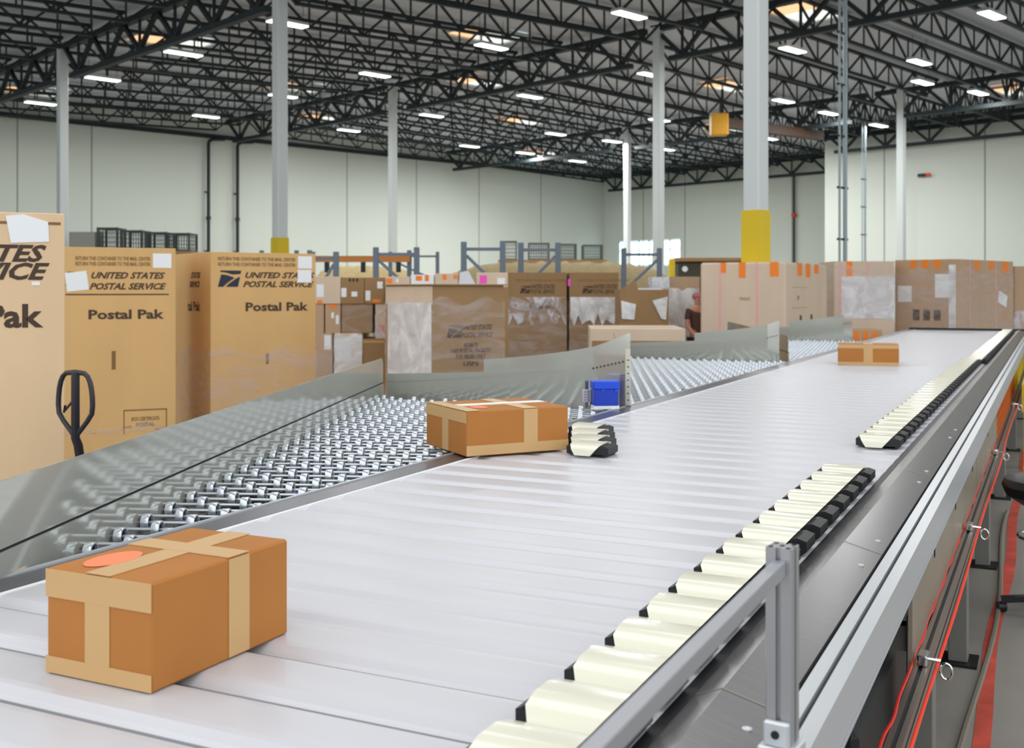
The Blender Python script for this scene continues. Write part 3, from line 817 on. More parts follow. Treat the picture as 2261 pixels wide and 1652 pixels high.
# the three parcels on the belt
a = ground(335, 1535, ZB); yaw1 = PI/2-TH
r = carton('parcel', 'nearest brown parcel on the belt, taped, with a blurred orange mark on top', 'parcel', a.x, a.y, yaw1, .353, .236, ZB+.0008, ZB+.179, M_parcel, 'parcels on the conveyor')
def tape_up(r, tw, off):
    W, D, H = r['_w'], r['_d'], r['_h']
    patch(r, 't', 0, W, D/2-tw/2, D/2+tw/2, M_tape, 'tape', .001)
    patch(r, 'l', D/2-tw/2, D/2+tw/2, 0.004, H-.002, M_tape, 'tape', .001)
    patch(r, 'f', W*off-tw/2, W*off+tw/2, 0.004, H-.002, M_tape, 'tape', .001)
    patch(r, 't', W*off-tw/2, W*off+tw/2, 0, D, M_tape, 'tape', .0014)
tape_up(r, .055, .60)
patch(r, 'l', .0, .236, .13, .177, M_tape, 'tape', .0014); patch(r, 'l', .0, .236, .002, .03, M_tape, 'tape', .0014)
bm = BM(); add_lathe(bm, [(0, 0), (1, 0), (1, .0006), (0, .0006)], 20)
for v in bm.verts: v.co = Vector((.09+v.co.x*.06, .175+v.co.y*.035, .1795+v.co.z))
obj('ink_mark', bm, M_smear, r)
bm = BM(); add_box(bm, 0, .353, .117, .119, .1790, .1796); obj('top_seam', bm, M_ink2, r)
a = ground(1030, 1014, ZB)
r = carton('parcel', 'middle brown parcel sliding off the belt onto the wheels, white strip on top', 'parcel', a.x, a.y, math.radians(27), .45, .40, ZB+.0075, ZB+.182, M_parcel, 'parcels on the conveyor')
tape_up(r, .062, .62)
patch(r, 'l', 0, .4, .128, .172, M_tape, 'tape', .0014); patch(r, 'f', 0, .45, .003, .042, M_tape, 'tape', .0014)
patch(r, 't', .0, .45, .2, .25, M_paper, 'paper_strip', .0016); patch(r, 't', 0, .06, 0, .4, M_tape, 'tape', .0018)
bm = BM(); add_lathe(bm, [(0, 0), (1, 0), (1, .0006), (0, .0006)], 20)
for v in bm.verts: v.co = Vector((.11+v.co.x*.035, .12+v.co.y*.045, .1755+v.co.z))
obj('ink_mark', bm, M_smear, r)
a = ground(1850, 806, ZB)
r = carton('parcel', 'smallest far brown parcel alone on the distant part of the belt', 'parcel', a.x, a.y, -TH+.16, .50, .36, ZB+.0008, ZB+.18, M_parcel, 'parcels on the conveyor')
tape_up(r, .075, .5)
patch(r, 'f', 0, .5, .0, .028, M_tape, 'tape', .0014); patch(r, 'f', 0, .5, .145, .178, M_tape, 'tape', .0014)

# ---- big postal cartons at left
def postal(r, x0, x1, paper, emblem=True, part=1.0):
    """front print; x0..x1 across, H from top"""
    H = r['_h']; W = x1-x0
    for j in range(2):
        words_on(r, 'f', x0+.06*W, H-.13-j*.055, 'PROPERTY OF THE POSTAL SERVICE', .045, M_ink2, width=W*.82, bold=.001)
if True:
    X1 = at(143, 5.83); zt = 2.05
    r = carton('postal_carton', 'nearest and largest postal carton, cut off by the left edge, with a torn white sheet', 'carton', X1-1.12*math.cos(math.radians(25)), 5.83-1.12*math.sin(math.radians(25)), math.radians(25), 1.12, 1.0, 0, zt, M_fade, 'tall postal cartons')
    px1 = 2450/5.6*.93
    def fx(px): return 1.12-(143-px)/px1
    def fz(py): return zt-(py-472)/(2450/5.7)
    words_on(r, 'f', fx(-330), fz(580), 'UNITED STATES', .118, M_ink, .35, .004, width=fx(100)-fx(-330))
    words_on(r, 'f', fx(-345), fz(620), 'POSTAL SERVICE', .118, M_ink, .35, .004, width=fx(112)-fx(-345))
    words_on(r, 'f', fx(-220), fz(726), 'Postal Pak', .165, M_ink, 0, .005, width=fx(98)-fx(-220))
    eagle(r, 'f', fx(-430), fz(620), .2)
    bm = BM(); add_prism(bm, [(fx(28), fz(480)), (fx(62), fz(476)), (fx(110), fz(492)), (fx(112), fz(536)), (fx(38), fz(540))], 'y', -.004, -.001); obj('torn_sheet', bm, M_paper, r)
    patch(r, 'f', fx(78), fx(94), fz(634), fz(626), M_paper, 'paper_scrap')
    bm = BM(); add_box(bm, .0, 1.1, -.002, -.0005, fz(498), fz(492)); obj('printed_line', bm, M_ink2, r)
    # second
    Y2 = 10.65; X2 = at(136, Y2); zt = CAMZ+95*Y2/F; y24 = math.radians(24); t = (388-CX)/F; W2 = (X2-t*Y2)/(t*math.sin(y24)-math.cos(y24)); k2 = (388-136)/W2
    r = carton('postal_carton', 'second postal carton from the left, behind the black jack, tilted paper over its emblem', 'carton', X2, Y2, math.radians(24), W2, 1.0, 0, zt, M_usps, 'tall postal cartons')
    def fx(px): return (px-136)/k2
    def fz(py): return zt-(py-546)*Y2*1.02/F
    eagle(r, 'f', fx(144), fz(630), fx(192)-fx(144))
    words_on(r, 'f', fx(197), fz(614), 'UNITED STATES', .085, M_ink, .35, .003, width=fx(361)-fx(197))
    words_on(r, 'f', fx(195), fz(638), 'POSTAL SERVICE', .085, M_ink, .35, .003, width=fx(366)-fx(195))
    patch(r, 'f', fx(144), fx(372), fz(651), fz(648), M_ink, 'printed_line', .0006)
    words_on(r, 'f', fx(192), fz(703), 'Postal Pak', .125, M_ink, 0, .004, width=fx(360)-fx(192))
    for j, y in enumerate((574, 586)): words_on(r, 'f', fx(165), fz(y), 'RETURN THIS CONTAINER TO THE MAIL CENTER', .05, M_ink2, bold=.001, width=fx(330)-fx(165))
    patch(r, 'f', fx(336), fx(378), fz(590), fz(558), M_paper, 'paper_label')
    patch(r, 'f', fx(145), fx(192), fz(641), fz(600), M_paper, 'tilted_paper', rot=-.12)
    patch(r, 'f', fx(244), fx(253), fz(815), fz(774), M_ink2, 'hand_slot', .0006)
    for (x0, x1, y0, y1) in ((270, 368, 905, 908), (270, 272.5, 905, 958), (365.5, 368, 905, 958)): patch(r, 'f', fx(x0), fx(x1), fz(y1), fz(y0), M_ink2, 'print_frame', .0006)
    words_on(r, 'f', fx(319), fz(930), 'BOX CERTIFICATE', .05, M_ink2, align='CENTER', bold=.001, width=fx(350)-fx(288)); words_on(r, 'f', fx(319), fz(943), 'POSTAL', .05, M_ink2, align='CENTER', bold=.001)
    wrap(r, .3, fz(955), M_film2)
    # third
    Y3 = 11.5; X3 = at(465, Y3); yaw = math.radians(35); 
    t = (697-CX)/F; W3 = (X3-t*Y3)/(t*math.sin(yaw)-math.cos(yaw)); zt = CAMZ+84*Y3/F; k3 = (697-465)/W3
    r = carton('postal_carton', 'third postal carton, left side showing, two white papers at its upper right', 'carton', X3, Y3, yaw, W3, 1.15, 0, zt, M_usps, 'tall postal cartons')
    def fx(px): return (px-465)/k3
    def fz(py): return zt-(py-556)*Y3*1.02/F
    eagle(r, 'f', fx(480), fz(632), fx(531)-fx(480))
    words_on(r, 'f', fx(536), fz(612), 'UNITED STATES', .085, M_ink, .35, .003, width=fx(692)-fx(536))
    words_on(r, 'f', fx(533), fz(632), 'POSTAL SERVICE', .085, M_ink, .35, .003, width=fx(692)-fx(533))
    words_on(r, 'f', fx(538), fz(685), 'Postal Pak', .125, M_ink, 0, .004, width=fx(678)-fx(538))
    for j, y in enumerate((574, 586)): words_on(r, 'f', fx(480), fz(y), 'RETURN THIS CONTAINER TO THE MAIL CENTER', .05, M_ink2, bold=.001, width=fx(650)-fx(480))
    patch(r, 'f', fx(656), fx(688), fz(590), fz(562), M_paper, 'paper_label'); patch(r, 'f', fx(655), fx(687), fz(622), fz(593), M_paper, 'paper_label')
    patch(r, 'f', fx(584), fx(590), fz(804), fz(780), M_ink2, 'hand_slot', .0006)
    words_on(r, 'l', .55, fz(612), 'STATES', .085, M_ink, .35, .003); words_on(r, 'l', .5, fz(632), 'SERVICE', .085, M_ink, .35, .003); words_on(r, 'l', .45, fz(685), 'tal Pak', .14, M_ink, 0, .004)
    wrap(r, .2, fz(772), M_film2)

def shrink(): pass
def simple(px0, px1, ytop, ybot, Y, d_, m, name, label, group=None, yaw=0.0, **k):
    X = at(px0, Y); W = at(px1, Y)-X
    return carton(name, label, 'carton' if 'carton' in name else 'box', X, Y, yaw, W/max(.3, math.cos(yaw)), d_, 0 if ybot is None else zof(ybot, Y), zof(ytop, Y), m, group, **k)
def fpatch(r, Y, px0, px1, y0, y1, m, name, face='f', **k):
    """front sheet given by the picture columns and rows it covers on a square-on box"""
    X = r.location.x
    patch(r, face, at(px0, Y)-X, at(px1, Y)-X, zof(y1, Y)-r.location.z, zof(y0, Y)-r.location.z, m, name, **k)
# ---- stack left of centre
G = 'stacked cartons left of the centre'
Y = 16.0
r = simple(688, 734, 736, None, Y, .8, M_kraft2, 'carton', 'lowest pinkish carton half hidden by the third postal carton', G); wrap(r, .1, r['_h']-.2, M_film2); fpatch(r, Y, 716, 731, 740, 772, M_paper, 'paper_label')
r = simple(738.5, 799, 736, None, Y, .8, M_kraft, 'carton', 'lower carton covered by a large white wrapped sheet', G); fpatch(r, Y, 741, 776, 746, 798, M_paper, 'paper_label'); wrap(r, .4, r['_h']-.02, M_film3); fpatch(r, Y, 740, 760, 806, 815, M_orange, 'orange_sticker')
r = simple(801, 850, 748, None, Y, .8, M_kraft3, 'carton', 'dark brown low carton between the wrapped one and the big two-tone carton', G); fpatch(r, Y, 801, 848, 752, 757, M_tape, 'tape')
zA = zof(736, Y)
r = simple(694, 715, 671, 736, Y+.02, .7, M_kraft2, 'carton', 'narrow carton in the middle tier beside the third postal carton', G)
r = simple(718, 752, 671, 736, Y+.02, .7, M_kraft2, 'carton', 'middle tier carton with two small white papers', G); fpatch(r, Y, 731, 737, 690, 703, M_paper, 'paper_label'); fpatch(r, Y, 741, 748, 696, 716, M_paper, 'paper_label'); fpatch(r, Y, 726, 742, 673, 681, M_orange, 'orange_sticker')
r = simple(755, 822, 671, 736, Y+.02, .7, M_kraft3, 'carton', 'wide brown carton in the middle tier under clear film', G); wrap(r, .02, r['_h']-.02, M_film2); fpatch(r, Y, 768, 782, 669, 672, M_red, 'red_tape')
r = simple(829, 853, 668, 747.9, Y+.02, .7, M_kraft, 'carton', 'small pale carton standing on the dark brown low one', G); wrap(r, .02, r['_h']-.02, M_film); fpatch(r, Y, 833, 851, 718, 734, mat('salmon_sticker', (235, 150, 130), .6), 'salmon_sticker')
r = simple(696, 752, 611, 671, Y, .7, M_kraft, 'carton', 'top pinkish carton of the stack with a white label at its left', G); fpatch(r, Y, 699, 715, 628, 656, M_paper, 'paper_label'); fpatch(r, Y, 700, 712, 663, 670, M_orange, 'orange_sticker')
r = simple(753, 804, 613, 671, Y, .7, M_kraft3, 'carton', 'top brown carton of the stack with three printed marks and two papers', G); fpatch(r, Y, 753.5, 765, 636, 656, M_paper, 'paper_label'); fpatch(r, Y, 776, 789, 644, 655, M_paper, 'paper_label')
for k in range(3): fpatch(r, Y, 770+k*8, 775+k*8, 615, 622, M_ink, 'printed_mark', th=.0008)
r = simple(805, 848, 613, 671, Y, .7, M_kraft3, 'carton', 'top brown carton at the right end of the stack with a white label', G); fpatch(r, Y, 807, 818, 642, 664, M_paper, 'paper_label'); fpatch(r, Y, 833, 845, 622, 637, M_paper, 'paper_label'); fpatch(r, Y, 822, 840, 661, 668, M_orange, 'orange_sticker')
# ---- two-tone carton in the middle
Yc = 11.0; yaw = math.radians(30)
def corner_box(pxl, pxc, pxr, Y, yaw):
    X = at(pxc, Y); t = (pxr-CX)/F; W = (X-t*Y)/(t*math.sin(yaw)-math.cos(yaw))
    t = (pxl-CX)/F; D = (X-t*Y)/(t*math.cos(yaw)+math.sin(yaw))
    return X, W, D
X, W, D = corner_box(852, 955, 1112, Yc, math.radians(33))
r = carton('two_tone_carton', 'large carton with a pale filmed left side and dark right side behind the near chute', 'carton', X, Yc, math.radians(33), W, D, 0, zof(630, Yc), M_kraft3)
H = r['_h']
def fxx(px): return W*(px-955)/(1112-955)
def fzz(py): return H-(py-630)*Yc/F*1.03
eagle(r, 'f', fxx(985), fzz(744), fxx(1022)-fxx(985), M_ink)
words_on(r, 'f', fxx(1018), fzz(727), 'UNITED STATES', .07, M_ink, .35, .002, width=fxx(1085)-fxx(1018)); words_on(r, 'f', fxx(1017), fzz(744), 'POSTAL SERVICE', .07, M_ink, .35, .002, width=fxx(1087)-fxx(1017))
for y, s, wd in ((765, 'RETURN TO', 30), (777, 'ANY POSTAL FACILITY', 90), (790, 'FOR REUSE ONLY', 66), (806, 'USPS', 34)):
    words_on(r, 'f', fxx(1038-wd/2), fzz(y), s, .06, M_ink, 0, .002, width=fxx(955+wd))
eagle(r, 'l', .25*D, fzz(744), .16, M_navy)
words_on(r, 'l', .45*D, fzz(744), 'POSTAL SERVICE', .06, M_navy, .35, .002, width=D*.45)
patch(r, 'l', .05, D-.02, fzz(850), fzz(668), M_film3, 'film_sheet', .004); patch(r, 'l', .0, D, fzz(672), fzz(632), M_kraft, 'lit_band', .001)  # light falling on the upper left side is put into this paler band
wrap(r, .2, fzz(664), M_film2)
bm = BM(); add_box(bm, -.03, W+.03, -.03, D+.03, H, H+.012); obj('top_tray', bm, M_kraft3, r)
# row behind it
r0 = simple(850, 1122, 634, None, 15.2, 1.2, M_kraft3, 'base_carton', 'long low carton hidden behind the two-tone carton, bearing the small stickered cartons')
z_ = zof(634, 15.2)
for (a, b, yt, lb, st) in ((851, 905, 611, 'small carton with a faded orange patch, leftmost on the row behind the two-tone carton', [(853, 866, 615, 626, M_orange), (874, 880, 616, 624, M_paper)]),
                           (907, 958, 607, 'small carton with two bright orange stickers, second in the row', [(918, 932, 609, 620, M_orange), (938, 947, 607, 621, M_orange), (908, 950, 622, 628, M_paper)]),
                           (960, 1011, 604, 'small carton with spaced orange stickers beside the loose white film', [(977, 986, 606, 618, M_orange), (1001, 1010, 607, 616, M_orange)]),
                           (1052, 1121, 602, 'pinkish small carton with a magenta sticker at the right end of the row', [(1059, 1075, 608, 626, M_magenta), (1098, 1115, 614, 628, M_paper)])):
    rr = carton('small_carton', lb, 'carton', at(a, 15.25), 15.25, 0, at(b, 15.25)-at(a, 15.25), .5, z_+.001, zof(yt, 15.25), M_kraft if a != 907 else M_paper, 'small cartons behind the two-tone carton')
    for (x0, x1, y0, y1, mm) in st: fpatch(rr, 15.25, x0, x1, y0, y1, mm, 'sticker')
bm = BM(); add_prism(bm, [(at(1011, 15.2), z_), (at(1016, 15.2), zof(601, 15.2)), (at(1032, 15.2), zof(598, 15.2)), (at(1050, 15.2), zof(628, 15.2)), (at(1052, 15.2), z_)], 'y', 15.26, 15.5)
tag(obj('film_bundle', bm, mat('white_film', (225, 228, 235), .3)), 'bunched white plastic film lying between the small cartons behind the two-tone carton', 'film')
# ---- two brown postal gaylords
for (a, b, lb) in ((1120, 1251, 'brown postal carton left of the pair, with a torn film flap across its front'), (1257, 1366, 'brown postal carton right of the pair, film hanging below its emblem')):
    Yg = 20.0; r = simple(a, b, 602, None, Yg, 1.0, M_kraft3, 'brown_postal_carton', lb, 'pair of brown postal cartons')
    def fx(px): return at(px, Yg)-at(a, Yg)
    def fz(py): return zof(py, Yg)
    eagle(r, 'f', fx(a+28), fz(648), .2, M_ink); words_on(r, 'f', fx(a+50), fz(637), 'UNITED STATES', .1, M_ink, .35, .002, width=fx(a+105)-fx(a+50)); words_on(r, 'f', fx(a+50), fz(648), 'POSTAL SERVICE', .1, M_ink, .35, .002, width=fx(a+105)-fx(a+50))
    words_on(r, 'f', fx(a+20), fz(622), 'RETURN THIS CONTAINER', .07, M_ink2, width=fx(a+112)); 
    words_on(r, 'f', fx(a+50), fz(682), 'Postal Pak', .1, M_ink, 0, .003)
    # hanging film flap
    bm = BM(); R = []
    for j in range(5):
        ring = []
        for i in range(13):
            t = i/12; zt_ = fz(656); zb_ = fz(690+30*abs(math.sin(i*1.3+a)))
            ring.append(bm.verts.new((fx(lerp(a+2, b-2, t)), -.03-.02*math.sin(i*1.9+j), lerp(zt_, zb_, j/4))))
        R.append(ring)
    for A_, B_ in zip(R, R[1:]):
        for i in range(12): bm.faces.new((A_[i], A_[i+1], B_[i+1], B_[i]))
    obj('film_flap', bm, M_film3 if a > 1200 else M_film, r, smooth=True)
    if a > 1200: fpatch(r, Yg, 1254, 1260, 616, 632, M_magenta, 'magenta_sticker')
    wrap(r, .2, fz(664), M_film2)
# ---- open carton with wrap flaps, cartons behind, pale low carton
r = simple(1369, 1476, 640, None, 18.0, .9, M_kraft3, 'open_carton', 'open-topped brown carton with white film hanging on its front, between postal cartons and strapped box', open_top=True)
H = r['_h']
for s, (x0, x1) in enumerate(((1371, 1404), (1440, 1474))):
    bm = BM(); add_prism(bm, [(at(x0, 18)-at(1369, 18), zof(664, 18)), (at(x1, 18)-at(1369, 18), zof(672 if s == 0 else 655, 18)), (at(x1-4, 18)-at(1369, 18), zof(706, 18)), (at(x0+(2 if s == 0 else 20), 18)-at(1369, 18), zof(704, 18))], 'y', -.03, -.01); obj('film_flap', bm, M_film3, r)
bm = BM(); add_prism(bm, [(0, H), (.25, H+.15), (.26, H+.15), (.3, H)], 'y', .02, .03); obj('raised_flap', bm, M_kraft3, r)
bm = BM(); add_box(bm, .2, .7, .3, .6, .02, H+.03); obj('contents', bm, M_paper, r)
r = simple(1481, 1545, 611, None, 23.0, .9, M_kraft2, 'plain_carton', 'plain brown carton behind the open one, below the yellow post'); 
r = simple(1440, 1478, 612, None, 22.0, .6, M_paper, 'white_carton', 'white wrapped carton beneath the yellow post'); wrap(r, .4, r['_h'], M_film)
r = simple(1479, 1543, 636, None, 19.2, .8, M_kraft2, 'wrapped_carton', 'greyish film-wrapped carton just left of the pale strapped box'); wrap(r, .2, r['_h'], M_film3)
r = carton('low_carton', 'wide pale low carton behind the second chute, in front of the postal cartons', 'carton', at(1303, 12.9), 12.9, math.radians(-3), 1.1, 1.3, 0, zof(726, 12.9), M_kraft)
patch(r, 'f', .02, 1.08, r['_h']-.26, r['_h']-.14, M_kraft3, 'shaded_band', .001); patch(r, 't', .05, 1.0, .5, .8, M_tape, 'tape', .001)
# ---- pale strapped box
def strapped(r, W, D, H, fs, ls, stf, stl):
    for a_ in fs: patch(r, 'l', a_-.012, a_+.012, .0, H, M_pink, 'strap', .003)
    for a_ in ls: patch(r, 'f', a_-.012, a_+.012, .0, H, M_pink, 'strap', .003)
    for (a0, a1, b0, b1) in stf: patch(r, 'l', a0, a1, H-b1, H-b0, M_orange, 'orange_sticker', .0025)
    for (a0, a1, b0, b1) in stl: patch(r, 'f', a0, a1, H-b1, H-b0, M_orange, 'orange_sticker', .0025)
Yh = 16.6; yawh = math.radians(62)
X, W, D = corner_box(1546, 1735, 1826, Yh, yawh)
H = zof(578, Yh)
r = carton('strapped_box', 'big pale strapped box with orange stickers, in front of the yellow-sleeved column', 'box', X, Yh, yawh, W, D, 0, H, M_kraft, 'big strapped boxes', bev=.03)
strapped(r, W, D, H, (.24*D, .67*D), (), [(.24*D, .31*D, -.0, .16), (.46*D, .54*D, .0, .24), (.82*D, .92*D, .0, .22)], [(.25*W, .36*W, 0, .2), (.45*W, .56*W, 0, .22), (.66*W, .77*W, 0, .15)])
for (b0, b1) in ((.62, .80), (.36, .50)):
    patch(r, 'f', W*b0-.15, W*b0-.02, H-1.0, H-.82, M_ink, 'printed_mark', .001)
words_on(r, 'l', .47*D, H-.58, 'FRAGILE', .07, M_ink2, width=.16)
words_on(r, 'f', .25*W, H-.58, 'UP', .1, M_ink)
for (a0, a1, b0, b1) in ((.12, .5, .38, .385), (.12, .5, .70, .705)): patch(r, 'f', a0*W, a1*W, H-b1, H-b0, M_ink2, 'print_frame', .0008)
# ---- wrapped row at right
Yj = 20.0; yawj = math.radians(45)
X, W, D = corner_box(1976, 2112, 2237, Yj, yawj); H = zof(572, Yj)
r = carton('strapped_box', 'tall film-wrapped strapped box with two white papers, behind the far end of the belt', 'box', X, Yj, yawj, W, D, 0, H, M_kraft2, 'big strapped boxes')
strapped(r, W, D, H, (), (.22*W, .68*W), [(.26*D, .36*D, 0, .16), (.45*D, .56*D, 0, .16), (.64*D, .75*D, 0, .16)], [(.3*W, .38*W, 0, .18), (.55*W, .63*W, 0, .18), (.8*W, .9*W, 0, .22)])
patch(r, 'l', .66*D, .92*D, H-.7, H-.27, M_paper, 'paper_label', .004); patch(r, 'l', .05*D, .28*D, H-.78, H-.48, M_paper, 'paper_label', .004); patch(r, 'f', .72*W, .88*W, H-.85, H-.62, M_paper, 'paper_label', .004, rot=.25)
for k in range(3): patch(r, 'l', (.3+.17*k)*D, (.41+.17*k)*D, H-1.12, H-.92, M_ink, 'printed_mark', .001)
wrap(r, .3, H-.2, M_film2); patch(r, 'l', .88*D, .99*D, .6, H-.1, M_film3, 'film_fold', .006)
Yi = 20.5
r = simple(1842, 1975, 577, None, Yi, 1.0, M_kraft, 'strapped_box', 'pale strapped box mostly hidden under bright white film, right of the nearest strapped box', 'big strapped boxes')
H = r['_h']; W = r['_w']
for a_ in (.1, .55): patch(r, 'f', W*a_-.012, W*a_+.012, 0, H, M_pink, 'strap', .003)
patch(r, 'f', .2*W, .3*W, H-.28, H, M_orange, 'orange_sticker')
patch(r, 'f', .12*W, W-.005, H-1.1, H-.28, M_film3, 'film_sheet', .006); wrap(r, .5, H-.1, M_film2)
r = simple(2240, 2330, 588, None, 22.0, 1.0, M_kraft2, 'tan_carton', 'tan carton cut off at the right picture edge behind the wrapped strapped box'); wrap(r, .3, 1.2, M_film)
r = simple(1880, 1948, 728, None, 17.2, .5, M_kraft2, 'stickered_carton', 'low carton with broad orange stickers beyond the farthest chute, left of the belt'); 
for k in range(3): fpatch(r, 17.2, 1884+k*21, 1896+k*21, 732, 752, M_orange, 'orange_sticker')
fpatch(r, 17.2, 1882, 1947, 728.5, 731, M_tape, 'tape')
r = simple(1850, 1974, 706, None, 19.0, .8, M_kraft, 'pale_carton', 'pale low carton under the white-filmed box, above the orange-stickered carton')

# ---------------------------------------------------------------- racking
def upright(px0, px1, ytop, Y, label, dep=0.0, flip=False):
    X0, X1 = at(px0, Y), at(px1, Y+dep); zt = zof(ytop, Y)
    r = thing('rack_upright', label, 'rack upright', (X0, Y, 0), math.atan2(dep, X1-X0), 'blue-grey rack uprights')
    L = math.hypot(X1-X0, dep)
    for x in (0, L):
        b = BM(); add_box(b, x-.055, x+.055, -.045, .045, .01, zt, .006); obj('post', b, M_rack, r)
        b = BM(); add_box(b, x-.08, x+.08, -.07, .07, 0, .01); obj('foot_plate', b, M_rack, r)
    b = BM(); z = zt-.14; add_bar(b, (.05, 0, z), (L-.05, 0, z), .04, .06)
    k = 0
    while z > .8:
        z2 = z-.75
        if (k % 2 == 0) != flip: add_bar(b, (.05, 0, z-.12), (L-.05, 0, z2), .04, .06)
        else: add_bar(b, (L-.05, 0, z-.12), (.05, 0, z2), .04, .06)
        z = z2; k += 1
    obj('bracing', b, M_rack, r)
upright(1024, 1110, 534, 21.0, 'blue-grey rack upright rising left of the pair of brown postal cartons')
upright(1150, 1232, 536, 21.3, 'blue-grey rack upright rising right behind the pair of brown postal cartons', flip=True)
upright(830, 920, 546, 22.0, 'blue-grey rack upright rising over the stack of cartons and the stickered row')
upright(690, 742, 556, 22.5, 'low blue-grey rack upright beside the third postal carton', flip=True)
upright(1377, 1456, 548, 24.0, 'blue-grey rack upright just below the bright window', flip=True)
upright(862, 966, 556, 34.0, 'farther rack upright seen between the second pair of posts')
upright(578, 655, 553, 30.0, 'far rack upright whose post tips show over the third postal carton')
r = thing('rack_beam', 'orange shelf beam running between the low rack upright and the next', 'rack beam', (at(680, 25), 25, zof(572, 25)), 0)
bm = BM(); add_box(bm, 0, at(905, 25)-at(680, 25), -.04, .04, -.07, .07); obj('beam', bm, M_obeam, r)
bm = BM()
for px in (722, 802, 880): add_box(bm, at(px, 25)-at(680, 25)-.05, at(px, 25)-at(680, 25)+.05, -.05, .05, -.3, -.07)
obj('beam_clip', bm, M_steel, r)
bm = BM()
for px in (682, 903):
    x = at(px, 25)-at(680, 25); add_box(bm, x-.05, x+.05, .05, .15, -r.location.z, .2)
obj('post', bm, M_rack, r)
# tan heaps
def heap(name, label, px0, px1, ytop, Y, dep, sharp=2.4):
    X0, X1 = at(px0, Y), at(px1, Y); H = zof(ytop, Y); bm = BM(); n, m_ = 36, 10; V = []
    for j in range(m_+1):
        row = []
        for i in range(n+1):
            u = i/n*2-1; v = j/m_*2-1
            h = H*max(0, 1-abs(u)**sharp)**.55*max(0, 1-abs(v)**2.2)**.6
            row.append(bm.verts.new((u*(X1-X0)/2, v*dep/2, h+(.05*math.sin(i*2.3+j*1.7) if h > .2 else 0))))
        V.append(row)
    for j in range(m_):
        for i in range(n): bm.faces.new((V[j][i], V[j][i+1], V[j+1][i+1], V[j+1][i]))
    o = obj(name, bm, M_heap, smooth=True, loc=((X0+X1)/2, Y+dep/2, 0))
    return tag(o, label, 'heap', 'tan heaps behind the racks')
heap('tan_heap', 'broad rounded tan heap behind the rack posts below the window', 885, 1600, 573, 26, 6, 4.5)
heap('tan_heap', 'lower tan heap behind the stack of cartons left of the broad one', 640, 930, 585, 40, 5, 5)
# wire cages on platforms
def cage(X, Y, z, yaw, w_, h, label, m=M_wire):
    r = thing('wire_cage', label, 'wire cage', (X, Y, z), yaw, 'wire cages stored up high')
    b = BM()
    for x in (0, w_):
        for y in (0, .9): add_box(b, x-.03, x+.03, y-.03, y+.03, 0, h)
    for zz in (.03, h-.03):
        for y in (0, .9): add_bar(b, (0, y, zz), (w_, y, zz), .05, .05)
        for x in (0, w_): add_bar(b, (x, 0, zz), (x, .9, zz), .05, .05)
    obj('frame', b, m, r)
    b = BM()
    for y in (0, .9):
        for i in range(1, 8): add_bar(b, (w_*i/8, y, .03), (w_*i/8, y, h-.03), .014, .014)
        for i in range(1, 5): add_bar(b, (0, y, h*i/5), (w_, y, h*i/5), .014, .014)
    for x in (0, w_):
        for i in range(1, 6): add_bar(b, (x, .9*i/6, .03), (x, .9*i/6, h-.03), .014, .014)
        for i in range(1, 5): add_bar(b, (x, 0, h*i/5), (x, .9, h*i/5), .014, .014)
    obj('mesh_panel', b, m, r)
    return r
def platform(px0, px1, Y, z, label):
    r = thing('storage_platform', label, 'platform', (at(px0, Y), Y-.1, 0), 0, 'platforms under the wire cages')
    L = at(px1, Y)-at(px0, Y)
    b = BM(); add_box(b, 0, L, 0, 1.2, z-.12, z); obj('deck', b, M_kraft3, r)
    for x in (.05, L-.13):
        for y in (.03, 1.09):
            b = BM(); add_box(b, x, x+.08, y, y+.08, 0, z-.12); obj('leg', b, M_rack, r)
Yw = 36.0; zc_ = zof(555, Yw)
platform(148, 425, Yw, zc_, 'raised platform holding the dark wire cages on the left')
M_wired = mat('dark_wire', (62, 70, 70), .5, .4); M_wireg = mat('pale_wire', (150, 150, 140), .5, .4)
cage(at(216, Yw), Yw, zc_, .05, at(258, Yw)-at(216, Yw), zof(502, Yw)-zc_, 'tallest dark wire cage, left of the other dark ones, above the second postal carton', M_wired)
cage(at(268, Yw), Yw, zc_, 0, at(312, Yw)-at(268, Yw), zof(508, Yw)-zc_, 'dark wire cage second in the row above the second postal carton', M_wired)
cage(at(322, Yw), Yw, zc_, 0, at(366, Yw)-at(322, Yw), zof(512, Yw)-zc_, 'wire cage third in the row above the second postal carton', M_wired)
cage(at(372, Yw), Yw, zc_, 0, at(417, Yw)-at(372, Yw), zof(514, Yw)-zc_, 'wire cage at the right end of the row above the second postal carton', M_wired)
r = simple(152, 210, 512, 555, Yw, .8, M_wireg, 'stacked_boxes', 'pale bundle left of the dark wire cages, beside the largest postal carton'); r['category'] = 'bundle'
Yw = 48.0; zc_ = zof(574, Yw)
platform(1100, 1340, Yw, zc_, 'raised platform holding the far wire cages in front of the back corner')
for a, b, yt, lb in ((1106, 1140, 532, 'far wire cage behind the left rack posts'), (1168, 1212, 536, 'far wire cage between the two rack uprights'), (1236, 1272, 538, 'far wire cage right of the second rack upright'), (1288, 1330, 540, 'far wire cage nearest the back corner beside pale blue film')):
    cage(at(a, Yw), Yw, zc_, 0, at(b, Yw)-at(a, Yw), zof(yt, Yw)-zc_, lb)
